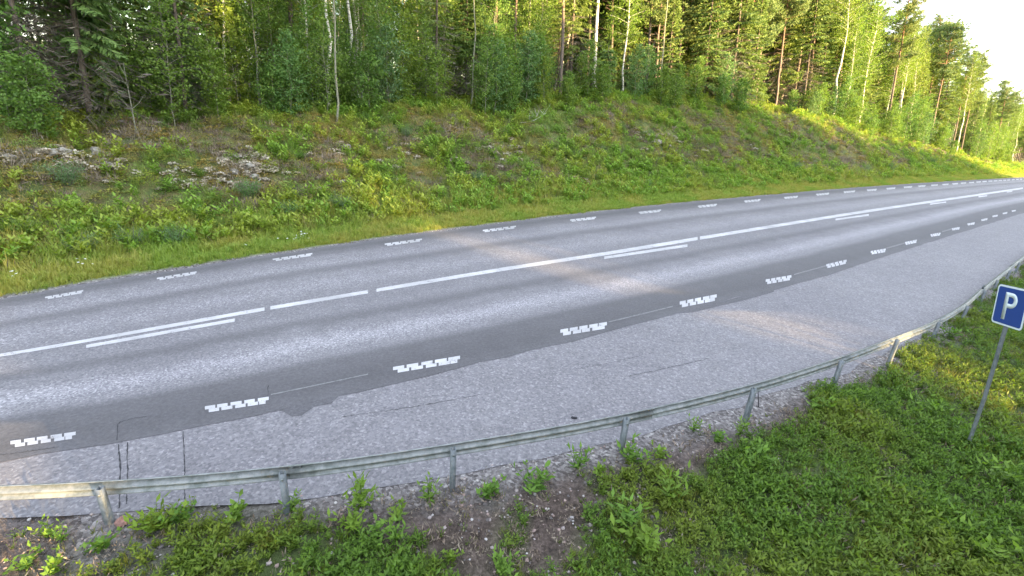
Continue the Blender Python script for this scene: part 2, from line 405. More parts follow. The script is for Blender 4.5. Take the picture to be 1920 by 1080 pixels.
M_faded = plain('faded paint', (.20, .20, .198), .8, 0, (.12, .12, .12), 14)
M_crack = plain('tar crack', (.03, .03, .033), .7)
M_zinc = plain('galvanised steel', (.31, .325, .32), .5, .45, (.17, .19, .18), 9)
M_zinc2 = plain('galvanised post', (.22, .24, .25), .55, .35, (.13, .155, .16), 14)
M_stone = plain('grey pink stone', (.38, .33, .31), .85, 0, (.22, .19, .18), 9)
M_redstone = plain('red stone', (.34, .19, .15), .85, 0, (.20, .12, .10), 14)
M_lichen = plain('lichen rock', (.33, .31, .265), .9, 0, (.13, .12, .09), 11)
M_debris = plain('rubber debris', (.03, .03, .035), .7)
M_blue = plain('sign blue', (.012, .05, .22), .35)
M_white = plain('sign white', (.62, .70, .70), .4)
M_back = plain('sign aluminium', (.35, .36, .37), .5, .5)

# ground material
mt, nt, p, out = newmat('ground'); M_ground = mt
geo = N(nt, 'ShaderNodeNewGeometry'); pos = geo.outputs['Position']
n1 = noise(nt, pos, .9, 5, .65); n2 = noise(nt, pos, 5, 5, .7); n3 = noise(nt, pos, 26, 4, .7)
heath = ramp(nt, n1, [(.25, (.085, .10, .036)), (.42, (.15, .125, .06)), (.5, (.19, .18, .06)), (.6, (.11, .15, .045)), (.75, (.19, .155, .10))])
heath = mixc(nt, ramp(nt, n2, [(.45, (0, 0, 0)), (.62, (1, 1, 1))]), heath, (.10, .135, .04))
soil = ramp(nt, mathn(nt, 'ADD', mathn(nt, 'MULTIPLY', n2, .6), mathn(nt, 'MULTIPLY', n3, .4)), [(.36, (.035, .026, .021)), (.5, (.085, .064, .052)), (.62, (.15, .115, .098))])
vo = N(nt, 'ShaderNodeTexVoronoi', feature='F1'); vo.inputs['Scale'].default_value = 30; nt.links.new(pos, vo.inputs['Vector'])
g1 = N(nt, 'ShaderNodeSeparateColor'); nt.links.new(vo.outputs['Color'], g1.inputs[0])
gravel = ramp(nt, g1.outputs[0], [(0, (.10, .09, .088)), (.5, (.20, .185, .18)), (.9, (.30, .28, .27)), (1, (.42, .40, .38))])
grass = ramp(nt, n2, [(.3, (.14, .19, .05)), (.7, (.22, .26, .075))])
wild = ramp(nt, n2, [(.3, (.04, .06, .018)), (.7, (.08, .115, .03))])
col = mixc(nt, attr(nt, 'z_soil'), heath, soil)
col = mixc(nt, attr(nt, 'z_wild'), col, wild)
col = mixc(nt, attr(nt, 'z_grass'), col, grass)
col = mixc(nt, attr(nt, 'z_gravel'), col, gravel)
col = mixc(nt, 1.0, col, ramp(nt, n3, [(.3, (.75, .75, .75)), (.7, (1.25, 1.25, 1.25))]), 'MULTIPLY')
nt.links.new(col, p.inputs['Base Color']); p.inputs['Roughness'].default_value = .95
b = N(nt, 'ShaderNodeBump'); b.inputs['Strength'].default_value = .9; b.inputs['Distance'].default_value = .05
nt.links.new(mathn(nt, 'ADD', n3, g1.outputs[0]), b.inputs['Height']); nt.links.new(b.outputs[0], p.inputs['Normal'])

# ------------------------------------------------------------------ ground sheet
gs = np.concatenate([np.arange(-300, -60, 30), np.arange(-60, -22, 2), np.arange(-22, 45, .3), np.arange(45, 110, .7), np.arange(110, 200, 5), np.arange(200, 900, 50)])
gd = np.concatenate([[-900, -500, -300, -180, -110, -85, -70, -55, -45, -36, -30, -26, -22], np.arange(-20, -8.4, .2), np.arange(-8.4, 0, 1.2), [-.05, .05, .12], np.arange(.3, 13, .25), np.arange(13, 30, .8), np.arange(30, 80, 4), [100, 130, 180, 260, 400, 700]])
S2, D2 = np.meshgrid(gs, gd, indexing='ij')
# inside of the bend: clamp extreme d where normals would cross -> extremes lie on straight extensions only
Dc = np.where((S2 > -5) & (S2 < LEN+5), np.maximum(D2, -85+0*S2), D2)
XY = W(S2, Dc); Z = Hsd(S2, D2); Z = np.where(D2 < -84, -.9, Z)
nS, nD = S2.shape
idx = np.arange(nS*nD).reshape(nS, nD)
Fg = np.stack([idx[:-1, :-1], idx[1:, :-1], idx[1:, 1:], idx[:-1, 1:]], -1).reshape(-1, 4)
Vg = np.concatenate([XY, Z[..., None]], -1).reshape(-1, 3)
px_all = P(Vg); sF, dF = S2.ravel(), D2.ravel()
bayv = dl_bay(sF); e = bayv-dF
nzv = fbm(Vg[:, 0], Vg[:, 1], 1.1, 4)
def wild_mask(x, y):
    """0..1: how thickly the ground on the camera side is grown over"""
    S, D = SD(np.stack([x, y], 1)); q = P(np.stack([x, y, np.full(len(x), -.15)], 1)); e_ = dl_bay(S)-D
    # brown stony strip in the middle and to the left, green to the right
    lim = np.interp(q[:, 0], [-400, 0, 225, 260, 560, 640, 850, 900, 1050, 1150, 1250, 1400, 1560, 1700, 1800, 2600], [3.2, 2.2, 1.2, .22, .3, .6, 1.25, 1.6, 1.5, 1.05, .8, .6, .3, .3, .1, .1])
    n = fbm(x, y, 1.6, 3)
    g = sstep(-.25, .25, e_-lim+(n-.5)*.9)*(1-.6*sstep(.60, .68, fbm(x+70, y, 1.3, 3))*(q[:, 0] < 1350))
    g2 = sstep(.47, .57, n)*.9*sstep(.35, .7, e_)*(q[:, 0] < 1250)
    return np.maximum(g*.95, g2*.8)
zone_near = (dF < 0).astype(float)
far_side = (dF >= 0)
zw = np.zeros(len(dF)); nm = (dF < -5) & (dF > -30); zw[nm] = wild_mask(Vg[nm, 0], Vg[nm, 1])
zw[dF <= -30] = 1
z_soil = np.where(dF < 0, 1., 0.); z_wild = np.where(dF < 0, zw, 0.)
z_grass = np.where(far_side, sstep(3.0, 1.6, -(-dF)+(nzv-.5)*1.4), 0.)*far_side
z_gravel = np.where(far_side, sstep(.34, .14, dF+(nzv-.5)*.3), sstep(.55, .12, e+(nzv-.5)*.6)*(e > -1)*1.)
me = mesh('ground', Vg, Fg, M_ground, dict(z_soil=z_soil, z_wild=z_wild, z_grass=z_grass, z_gravel=z_gravel), True)
obj('ground', me, kind='structure', label='earth, verge and cut bank beside the road')

# ------------------------------------------------------------------ road sheet
rs = np.concatenate([np.arange(-80, -15, 5), np.arange(-15, LEN+10, .5), np.arange(LEN+10, 300, 8)])
k0 = np.zeros_like(rs); cols = [k0+.0, dl_fd(rs), dl_cl(rs), dl_nd(rs), dl_dark(rs)]
nsub = 6; Ls = []; Us = []
for a in range(4):
    for j in range(nsub):
        t_ = j/nsub; Ls.append(cols[a]*(1-t_)+cols[a+1]*t_); Us.append(k0+a+t_)
Ls.append(cols[4]); Us.append(k0+4.)
Dm = np.stack(Ls, 1); Um = np.stack(Us, 1); Sm = np.repeat(rs[:, None], Dm.shape[1], 1)
Dm[:, 0] += (vnoise(rs*1.7, rs*0)-.5)*.10+.03
jag = (vnoise(rs*2.3, rs*0+5)-.5)*.06
Dm[:, -1] += jag
XYr = W(Sm, Dm)
def sheet(XY, z, mat, name, attrs=None, thick=0, **k):
    a, b_ = XY.shape[:2]; idx = np.arange(a*b_).reshape(a, b_)
    Fq = np.stack([idx[:-1, :-1], idx[1:, :-1], idx[1:, 1:], idx[:-1, 1:]], -1).reshape(-1, 4)
    V = np.concatenate([XY, np.full(XY.shape[:2]+(1,), z)], -1).reshape(-1, 3)
    fl = (V[Fq[0, 1]]-V[Fq[0, 0]])[0]*(V[Fq[0, 3]]-V[Fq[0, 0]])[1]-(V[Fq[0, 1]]-V[Fq[0, 0]])[1]*(V[Fq[0, 3]]-V[Fq[0, 0]])[0]
    if fl < 0: Fq = Fq[:, ::-1]
    return obj(name, mesh(name, V, Fq, mat, attrs), **k)
road = sheet(XYr, 0, M_road, 'road', dict(lat=Um.ravel()), kind='structure', label='two lane asphalt road with pale worn wheel tracks')
# lay-by along the near side, 4 mm lower and running under the lane asphalt edge
rb = rs; bd0 = dl_dark(rb)+.25; bd1 = dl_bay(rb)
Db = np.stack([bd0*(1-t_)+bd1*t_ for t_ in np.linspace(0, 1, 9)], 1)
Db[:, -1] += (vnoise(rb*1.9, rb*0+9)-.5)*.16
bay = sheet(W(np.repeat(rb[:, None], 9, 1), Db), -.005, M_bay, 'parking_bay', kind='structure', label='pale coarse asphalt of the lay-by inside the guardrail')

# ------------------------------------------------------------------ painted markings (parts of the road)
def px_poly(polys, name, mat, z=.004, parent=road):
    V = []; Fq = []
    for q in polys:
        g = G(q, z); n0 = len(V); V += [(a[0], a[1], z) for a in g]; Fq.append([n0+i for i in range(len(g))])
    V = np.array(V); Fq = np.array(Fq)
    a, b_, c = V[Fq[0, 0]], V[Fq[0, 1]], V[Fq[0, 2]]
    if np.cross(b_-a, c-b_)[2] < 0: Fq = Fq[:, ::-1]
    return obj(name, mesh(name, V, Fq, mat), parent)
def ladder(x0, y0, x1, y1, th, n=5, parent=road, name='edge_line_dash'):
    """one ribbed edge line dash: pairs of offset paint bricks"""
    polys = []; ux, uy = (x1-x0)/n, (y1-y0)/n
    sk = -.30 if th > 7 else -.2
    for k in range(n):
        for row in (0, 1):
            a = (0.0 if row == 0 else .30)+random.uniform(-.05, .05); b_ = a+random.uniform(-.05, .05)+(.82 if row == 0 else .80)
            if k == n-1 and row == 1: a, b_ = .1, .6
            xa, ya = x0+ux*(k+a), y0+uy*(k+a); xb, yb = x0+ux*min(k+b_, n), y0+uy*min(k+b_, n)
            o0 = -th/2 if row == 0 else 0; o1 = o0+th/2*1.04
            polys.append([(xa, ya+o1), (xb, yb+o1), (xb, yb+o0), (xa, ya+o0)])
    return px_poly(polys, name, M_paint, .004, parent)
for i, (a, b_, c, d) in enumerate(ND):
    th = np.interp(i, [0, 1, 2, 3, 4, 5, 6, 8, 10, 15], [12.5, 12, 12, 12, 11.5, 9, 7.5, 5.6, 4.2, 2.4])
    ladder(a, b_, c, d, th)
ladder(-335, 884, -215, 868, 11.5)
hw = [37, 39, 38.5, 35.5, 32, 25, 21.5, 18.5, 15.5, 13.5, 12.5, 11, 9.5, 8.5, 8, 7, 6.5, 6, 5.5, 5.2, 4.8, 4.4, 4.2, 4, 3.6, 3.3, 3, 2.8, 2.6, 2.4, 2.2]
for i, (x, y) in enumerate(FD):
    th = np.interp(x, [0, 600, 1100, 1400, 1650, 1900], [5.4, 5.2, 4.6, 4, 3.2, 1.8])
    w_ = hw[i]; ya, yb = float(c_fd(x-w_)), float(c_fd(x+w_)); o = y-(ya+yb)/2
    ladder(x-w_, ya+o, x+w_, yb+o, th)
def line_strip(x0, x1, dy, th, name, fn=c_cl, mat=M_paint, z=.004, step=8, parent=road):
    x = np.arange(x0, x1+step*.5, step); x[-1] = x1
    y = fn(x)+(np.interp(x, *dy) if isinstance(dy, tuple) else dy); t_ = (np.interp(x, *th) if isinstance(th, tuple) else th)+(vnoise(x*.11, x*0)-.5)*.6
    a = G(np.stack([x, y+t_/2], 1), z); b2 = G(np.stack([x, y-t_/2], 1), z)
    return sheet(np.stack([a, b2], 1), z, mat, name, parent=parent)
TH = ([0, 300, 640, 1000, 1280, 1480, 1613, 1700, 1850, 1918], [5.6, 6.2, 6.3, 6.4, 6.0, 5.2, 4.6, 4.2, 3.4, 2.6])
for a, b_ in ((-160, 496), (507, 690), (706, 1308), (1312.5, 1918)):
    line_strip(a, b_, 0, TH, 'centre_line', step=6)
ce = curve(0)  # the centre line runs on beyond the frame
se = np.arange(SD(G([(1918, float(c_cl(1918)))]))[0][0]+.3, 300, 6.)
sheet(np.stack([W(se, dl_cl(se)-.05), W(se, dl_cl(se)+.05)], 1), .004, M_paint, 'centre_line', parent=road)
for (x0, y0, x1, y1), th in zip([(161.7,649.5,440,600), (1133,483.2,1289,460.3), (1566.7,411.6,1629,403), (1744,382.6,1774,378.8), (1834.7,369,1851,366.8), (1888,360,1898,358.6)], (6.0, 4.8, 3.2, 2.4, 2.0, 1.6)):
    line_strip(x0, x1, ([x0, x1], [y0-float(c_cl(x0)), y1-float(c_cl(x1))]), th, 'lane_line_dash', step=10)
# thin faded guide line between the near dashes
for a, b_ in ((508, 690), (1141, 1262), (1489, 1549), (1662, 1697), (1766, 1784)):
    line_strip(a, b_, ([a, b_], [-6 if a < 600 else -2, -6 if a < 600 else -2]), 2.1, 'faded_line', fn=c_nd, mat=M_faded, step=12)
# cracks and seams in the lay-by
def crack(pts, th, name, parent=bay, z=-.001):
    pts = np.array(pts, float); n = max(6, int(np.abs(np.diff(pts, axis=0)).sum()/4)); t_ = np.linspace(0, 1, n); s_ = np.linspace(0, 1, len(pts))
    x = np.interp(t_, s_, pts[:, 0])+rng.normal(0, .5, n); y = np.interp(t_, s_, pts[:, 1])+rng.normal(0, .5, n)
    g = G(np.stack([x, y], 1), z); d = nrm(np.gradient(g, axis=0)); nn = np.stack([-d[:, 1], d[:, 0]], 1)
    wv = th*(.25+1.3*rng.random(n))[:, None]/2
    return sheet(np.stack([g+nn*wv, g-nn*wv], 1), z, M_crack, name, parent=parent)
crack([(222, 833), (226, 880), (224, 953)], .011, 'crack'); crack([(239, 829), (239, 900), (237, 945)], .009, 'crack'); crack([(343, 808), (346, 870), (347, 951)], .009, 'crack')
crack([(219, 825), (221, 795), (226, 790)], .006, 'crack', road, .003); crack([(222, 793), (248, 784), (275, 781)], .007, 'crack', road, .003)
crack([(503, 745), (503, 722)], .008, 'crack', road, .003)
crack([(640, 782), (780, 762), (900, 740)], .007, 'crack'); crack([(1180, 705), (1250, 690), (1330, 672)], .008, 'crack')
crack([(1080, 692), (1140, 681), (1230, 660)], .006, 'crack')
crack([(0, 853), (110, 838)], .006, 'crack', road, .003)
pg = G([(508, 757), (540, 748), (600, 738), (636, 742), (622, 756), (590, 762), (566, 778), (548, 781), (530, 771), (512, 768)], -.001)
obj('asphalt_patch', mesh('asphalt_patch', np.c_[pg, np.full(len(pg), -.001)], np.arange(len(pg))[None, ::-1] if True else None, M_patch), bay)
px_poly([[(1262, 588), (1360, 563), (1450, 541), (1452, 547)], [(1262, 588), (1452, 547), (1400, 562), (1300, 585)]], 'asphalt_patch', M_patch, -.001, bay)

# ------------------------------------------------------------------ guardrail
feet = [(208,985),(540,967),(848,923),(1163,852),(1396,794),(1561,728),(1663,690),(1747.5,638),(1801.7,605),(1836.7,570),(1861.7,546.7),(1884,530),(1903,513)]
Bf = G(feet, -.05)
tops = [(176, 902), (519, 874), (851, 831), (1171, 776), (1405, 721), (1570, 671), (1672, 632), (1751.7, 601), (1806, 570.5), (1840, 542), (1865, 523), (1888.3, 505), (1905, 490)]
def top_z(b_, y):
    lo, hi = 0., 1.2
    dn = nrm(np.array([b_[0]*0-.45, .9])); q_ = b_+dn*.07
    for _ in range(30):
        m_ = (lo+hi)/2
        if P([[q_[0], q_[1], m_]])[0][1] > y: lo = m_
        else: hi = m_
    return m_-.02
hts = np.array([top_z(b_, t_[1]) for b_, t_ in zip(Bf, tops)]); print('rail heights', hts.round(2))
d_l = Bf[0]-Bf[1]; d_r = Bf[-1]-Bf[-3]; d_r /= 2
posts = [(*(Bf[0]+d_l*k), hts[0]) for k in (3, 2, 1)]+[(*b_, h) for b_, h in zip(Bf, hts)]+[(*(Bf[-1]+d_r*k), hts[-1]) for k in range(1, 16)]
posts = np.array(posts)
gr = empty('guardrail', (posts[3][0], posts[3][1], 0), 'long grey steel guardrail curving along the lay-by, with posts on the verge side', 'guardrail')
def local(V): return np.asarray(V)-np.array([posts[3][0], posts[3][1], 0])
tr_ = np.concatenate([[0], np.cumsum(np.linalg.norm(np.diff(posts[:, :2], axis=0), axis=1))])
def rail_pt(a):
    # smooth (Catmull-like) interpolation along posts
    from_ = np.clip(np.searchsorted(tr_, a)-1, 0, len(tr_)-2)
    i = from_; t_ = (a-tr_[i])/(tr_[i+1]-tr_[i])
    p0 = posts[np.maximum(i-1, 0)]; p1 = posts[i]; p2 = posts[i+1]; p3 = posts[np.minimum(i+2, len(posts)-1)]
    t_ = t_[:, None]
    return .5*((2*p1)+(-p0+p2)*t_+(2*p0-5*p1+4*p2-p3)*t_**2+(-p0+3*p1-3*p2+p3)*t_**3)
# W-beam profile: (outward offset towards the road, height fraction from top)
prof = np.array([(.006, .0), (.0, .004), (.0, .010), (.058, .042), (.050, .052), (.012, .076), (.0, .088), (.0, .098), (.034, .110), (.044, .120), (.012, .150), (.0, .158), (.006, .165)])
def rail_section(a0, a1, off=0.0, name='rail_section'):
    a = np.linspace(a0, a1, 9); q = rail_pt(a); d = nrm(np.gradient(q[:, :2], axis=0)); n = np.stack([-d[:, 1], d[:, 0]], 1)
    V = []
    for th in (0.0, .004):
        o = .055+prof[:, 0]+off+th
        V.append(np.concatenate([(q[:, None, :2]+n[:, None]*o[None, :, None]), (q[:, None, 2:]+.02-prof[None, :, 1:2])], -1))
    m_ = len(prof); A = V[0].reshape(-1, 3); B = V[1].reshape(-1, 3)
    idx = np.arange(len(a)*m_).reshape(len(a), m_)
    F1 = np.stack([idx[:-1, :-1], idx[:-1, 1:], idx[1:, 1:], idx[1:, :-1]], -1).reshape(-1, 4)
    nA = len(A); F2 = F1[:, ::-1]+nA
    F3 = np.stack([idx[:-1, 0], idx[1:, 0], idx[1:, 0]+nA, idx[:-1, 0]+nA], -1); F4 = np.stack([idx[:-1, -1], idx[:-1, -1]+nA, idx[1:, -1]+nA, idx[1:, -1]], -1)
    F5 = np.stack([idx[0, :-1], idx[0, :-1]+nA, idx[0, 1:]+nA, idx[0, 1:]], -1); F6 = np.stack([idx[-1, :-1], idx[-1, 1:], idx[-1, 1:]+nA, idx[-1, :-1]+nA], -1)
    obj(name, mesh(name, local(np.concatenate([A, B])), [np.concatenate([F1, F2, F3, F4, F5, F6])], M_zinc), gr)
    for e_ in (a0+.04, a0+.11):   # splice bolts on the back
        if a0 > 1:
            q1 = rail_pt(np.array([e_]))[0]; d1 = nrm(rail_pt(np.array([e_+.05]))[0][:2]-q1[:2]); n1_ = np.array([-d1[1], d1[0]])
            for zz in (.05, .20):
                V_, F_ = box((*(q1[:2]+n1_*(.055+.045)), q1[2]-zz*.62), (.018, .03, .018)); obj('bolt', mesh('bolt', local(V_), F_, M_zinc2), gr)
ends = [0.0]
i0 = 3+3; a_sp = tr_[i0]+.45
cuts = sorted([a_sp+(k*4.1) for k in range(-3, 12) if 0 < a_sp+k*4.1 < tr_[-1]])
cuts = [0]+cuts+[tr_[-1]]
for i in range(len(cuts)-1):
    rail_section(max(cuts[i]-.08, 0), cuts[i+1], .004*(i % 2))
for i in range(len(posts)):
    q = posts[i]; a = tr_[i]; d1 = nrm(rail_pt(np.array([min(a+.05, tr_[-1]-1e-3)]))[0][:2]-rail_pt(np.array([max(a-.05, 1e-3)]))[0][:2]); n1_ = np.array([-d1[1], d1[0]])
    R_ = np.array([[d1[0], n1_[0], 0], [d1[1], n1_[1], 0], [0, 0, 1]])
    # sigma/U channel: web plus two flanges with lips
    w_, dp, t_ = .055, .05, .005; acc = Acc(); zt = q[2]-.0; zb = -.4; zc = (zt+zb)/2; hh = zt-zb
    for c, s_ in (((0, -dp/2, zc), (w_, t_, hh)), ((-w_/2+t_/2, -.001+t_/2, zc), (t_, dp, hh)), ((w_/2-t_/2, t_/2, zc), (t_, dp, hh)), ((-w_/2+.012, dp/2+t_, zc), (.018, t_, hh)), ((w_/2-.012, dp/2+t_, zc), (.018, t_, hh))):
        V_, F_ = box(c, s_); acc.add(V_@R_.T+np.array([q[0], q[1], 0]), F_)
    V0 = np.concatenate(acc.V); me = mesh('post', local(V0), [np.concatenate(acc.F)], M_zinc2)
    po = obj('post', me, gr)
    V_, F_ = box((0, -dp/2-.006, zt-.06), (.02, .012, .02)); obj('bolt', mesh('bolt', local(V_@R_.T+np.array([q[0], q[1], 0])), F_, M_zinc), po)
# delineator stub standing on the rail and the stake by a post
q = posts[12]
V_, F_ = box((0, 0, .06), (.05, .012, .12)); V_[:, 2] = V_[:, 2]
obj('reflector', mesh('reflector', local(V_+np.array([q[0]-.02, q[1]+.07, q[2]+.02])), F_, M_zinc2), gr)
sb = near_ground([(1424, 764)])[0]
V_, F_ = tube([(0, 0, -.05), (-.06, .04, .24)], [.007, .006], 5)
obj('stake', mesh('stake', V_, F_, M_debris), loc=sb, label='thin dark rod leaning beside a guardrail post above the grass', cat='rod')

# ------------------------------------------------------------------ parking sign
P0 = np.array([6.223, 5.752, 1.692]); Rv = nrm(np.array([-.113, -.48, .081])); Uv = np.array([-.02, .091, .491]); Uv = nrm(Uv-Rv*(Uv@Rv)); Nv = np.cross(Rv, Uv)
pb = near_ground([(1818, 838)])[0]
sg = empty('parking_sign', pb, 'blue square parking sign with white letter P on a leaning grey pole', 'sign')
def rrect(w, h, r_, n=6, ox=0, oy=0):
    pts = []
    for cx_, cy_, a0 in ((w/2-r_, h/2-r_, 0), (-w/2+r_, h/2-r_, 90), (-w/2+r_, -h/2+r_, 180), (w/2-r_, -h/2+r_, 270)):
        for k in range(n+1):
            a = math.radians(a0+90*k/n); pts.append((ox+cx_+r_*math.cos(a), oy+cy_+r_*math.sin(a)))
    return np.array(pts)
SC = P0+Rv*.25+Uv*.25
def plate(pts2, z0, z1, mat, name):
    n = len(pts2); A = SC+pts2[:, :1]*Rv+pts2[:, 1:]*Uv
    V = np.concatenate([A+Nv*z0, A+Nv*z1])-pb
    i = np.arange(n); j = (i+1) % n
    sd = np.stack([i, j, j+n, i+n], 1)
    me = bpy.data.meshes.new(name); me.from_pydata([tuple(v) for v in V], [], [tuple(i[::-1]), tuple(i+n)]+[tuple(f) for f in sd]); me.materials.append(mat)
    return obj(name, me, sg)
plate(rrect(.5, .5, .045), -.004, .0, M_back, 'panel')
plate(rrect(.494, .494, .042), .0, .002, M_white, 'rim')
plate(rrect(.452, .452, .028), .002, .004, M_blue, 'face')
# letter P: stem and bowl ring
acc = Acc()
def ring_quads(out, inn):
    n = len(out); V = []
    for z in (.004, .0065):
        V += [SC+a*Rv+b_*Uv+Nv*z-pb for a, b_ in out]; V += [SC+a*Rv+b_*Uv+Nv*z-pb for a, b_ in inn]
    i = np.arange(n-1); Fq = np.stack([i+2*n, i+1+2*n, i+1+3*n, i+3*n], 1); S1 = np.stack([i, i+1, i+1+2*n, i+2*n], 1)[:, ::-1]; S3 = np.stack([i+n, i+1+n, i+1+3*n, i+3*n], 1)
    return np.array(V), np.concatenate([Fq[:, ::-1], S1, S3])
th_ = np.linspace(90, -90, 15)*math.pi/180
xc, ycn, ro, ri = -.0, .075, .095, .042
out_ = [(-.095, ycn+ro)]+[(xc+.01+ro*math.cos(a), ycn+ro*math.sin(a)) for a in th_]+[(-.04, ycn-ro)]
inn_ = [(-.04, ycn+ri)]+[(xc+.01+ri*math.cos(a), ycn+ri*math.sin(a)) for a in th_]+[(-.04, ycn-ri)]
V_, F_ = ring_quads(out_, inn_); acc.add(V_, F_)
st = [(-.095, -.17), (-.04, -.17), (-.04, ycn+ri), (-.095, ycn+ro)]
Vq = np.array([SC+a*Rv+b_*Uv+Nv*z-pb for z in (.004, .0065) for a, b_ in st])
acc.add(Vq, np.array([[4, 5, 6, 7], [0, 1, 5, 4], [1, 2, 6, 5], [3, 0, 4, 7]]))
obj('letter', acc.mesh('letter', M_white), sg)
top = SC+Uv*.22-Nv*.035-pb
V_, F_ = tube([(0, 0, -.3), tuple(top*.33), tuple(top*.66), tuple(top)], [.022]*4, 10); obj('pole', mesh('pole', V_, F_, M_zinc2, None, True), sg)
for k in (-.15, .15):
    c = SC+Uv*k-Nv*.02-pb; V_, F_ = box(c, (.03, .34, .03), np.stack([Nv, Rv, Uv], 1)); obj('bracket', mesh('bracket', V_, F_, M_zinc2), sg)

# ------------------------------------------------------------------ tree builders
def spruce_mesh(seed, H=12., R=1.9, low=.6, dead=2.5, dens=1.0):
    r = np.random.default_rng(seed)
    tr = Acc(); zz = np.linspace(-.3, H, 14); bx = np.cumsum(r.normal(0, .02, 14)); by = np.cumsum(r.normal(0, .02, 14)); bx -= bx[1]; by -= by[1]
    rad = .012+.0062*H*(1-np.clip(zz/H, 0, 1))**.9
    V, F_ = tube(np.stack([bx, by, zz], 1), rad, 8); tr.add(V, F_)
    need = Acc(); deadA = Acc(); z = low
    while z < H-.15:
        t = z/H; nb = 6 if t < .8 else 5
        Lb = R*(1-t)**.75*(.75+.5*r.random())+.08
        a0 = r.random()*6.28
        for k in range(nb):
            if r.random() < .12: continue
            az = a0+k*2*math.pi/nb+r.normal(0, .25); L_ = Lb*(.7+.5*r.random()); isdead = z < dead*(.6+.7*r.random())
            up0 = .35*t*1.4-.15; m_ = 7; u_ = np.linspace(0, 1, m_)
            h = L_*u_; dz = L_*(up0*u_-.38*u_**2*(1-t*.5)+.12*u_**4)
            bxp = np.interp(z, zz, bx); byp = np.interp(z, zz, by)
            pts = np.stack([bxp+h*math.cos(az), byp+h*math.sin(az), z+dz], 1)
            if L_ > .35:
                V, F_ = tube(pts[::2], np.linspace(.004+.006*L_, .002, len(pts[::2])), 3); (deadA if isdead else tr).add(V, F_, .4)
            d0 = np.array([math.cos(az), math.sin(az), 0]); sd = np.array([-d0[1], d0[0], 0])
            nt_ = int((12 if isdead else 32)*dens*max(.5, L_))+6
            if isdead: nt_ = int(nt_*.9)
            for rep in range(1):
                uu = r.uniform(.12, 1.0, nt_)**.8; sg_ = np.where(r.random(nt_) < .5, -1, 1)
                base = np.stack([np.interp(uu, u_, pts[:, c]) for c in range(3)], 1)
                tl = (.20+.50*L_*(1-uu)*.55)*(.7+.6*r.random(nt_))
                dv = d0*(.55+.3*r.random(nt_))[:, None]+sd*(sg_*(.75+.3*r.random(nt_)))[:, None]+np.array([0, 0, 1])*(-.25-.5*r.random(nt_)*(1-t))[:, None]
                dv = nrm(dv)
                if isdead:
                    V, F_ = leaves(base, dv, tl*1.1, .02, r); deadA.add(V, F_, np.repeat(r.random(nt_), 4))
                else:
                    tip = nrm(np.cross(dv, np.array([0, 0, 1.]))); nn = nrm(np.cross(dv, tip)+r.normal(0, .5, (nt_, 3)))
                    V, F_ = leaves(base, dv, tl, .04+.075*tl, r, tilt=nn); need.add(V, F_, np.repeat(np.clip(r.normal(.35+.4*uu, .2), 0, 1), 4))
                    b2 = base+dv*tl[:, None]*.5; dv2 = nrm(dv+sd*r.normal(0, .9, (nt_, 1))+np.array([0, 0, -.5])); V, F_ = leaves(b2, dv2, tl*.6, .035+.05*tl, r); need.add(V, F_, np.repeat(np.clip(r.normal(.5, .25, nt_), 0, 1), 4))
            V, F_ = leaves(pts[-1:]-d0*.05, d0[None]+np.array([[0, 0, .15]]), .18+.1*L_, .07, r)
            (deadA if isdead else need).add(V, F_, .8)
        z += (.20+.14*r.random())*(1 if t < .6 else .6)
    V, F_ = leaves(np.repeat([[bx[-1], by[-1], H-.1]], 3, 0), np.array([[0, 0, 1.]]*3)+r.normal(0, .1, (3, 3)), .35, .05, r); need.add(V, F_, .7)
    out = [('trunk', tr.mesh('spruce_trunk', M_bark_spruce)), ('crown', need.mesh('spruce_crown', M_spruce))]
    if deadA.n: out.append(('dead_branches', deadA.mesh('spruce_dead_branches', M_deadtw)))
    return out
def pine_mesh(seed, H=13., cb=.55, R=1.7):
    r = np.random.default_rng(seed); tr = Acc(); nd = Acc()
    zz = np.linspace(-.3, H*.97, 12); bx = np.cumsum(r.normal(0, .04, 12)); by = np.cumsum(r.normal(0, .04, 12)); bx -= bx[1]; by -= by[1]
    V, F_ = tube(np.stack([bx, by, zz], 1), .02+.0075*H*(1-np.clip(zz/H, 0, 1))**.8, 8); tr.add(V, F_)
    z = H*cb*.55
    while z < H*.98:
        t = (z-H*cb)/(H*(1-cb)); live = t > 0
        for k in range(r.integers(2, 5)):
            az = r.random()*6.28
            L_ = (R*(.45+.9*math.sin(math.pi*min(1, max(0, t))**.75)*.8)*(.6+.6*r.random())) if live else .4+.7*r.random()
            u_ = np.linspace(0, 1, 5); rise = .15+.5*max(t, 0)
            c0 = np.array([np.interp(z, zz, bx), np.interp(z, zz, by), z])
            pts = c0+np.stack([np.cos(az)*L_*u_, np.sin(az)*L_*u_, L_*rise*u_**1.5], 1)
            V, F_ = tube(pts, np.linspace(.01+.012*L_, .004, 5), 4); tr.add(V, F_, .5)
            if not live: continue
            for j in range(int(7+11*L_)):
                uu = r.uniform(.3, 1.05); c = pts[0]+(pts[-1]-pts[0])*uu+r.normal(0, .20, 3)*np.array([1, 1, .55])
                m_ = 16; dv = nrm(r.normal(0, 1, (m_, 3))+np.array([0, 0, .7])); V, F_ = leaves(c+dv*.02, dv, r.uniform(.12, .24, m_), .04, r)
                nd.add(V, F_, np.repeat(np.clip(r.normal(.55, .25, m_), 0, 1), 4))
        z += .22+.12*r.random()
    return [('trunk', tr.mesh('pine_trunk', M_bark_pine)), ('crown', nd.mesh('pine_crown', M_pine))]
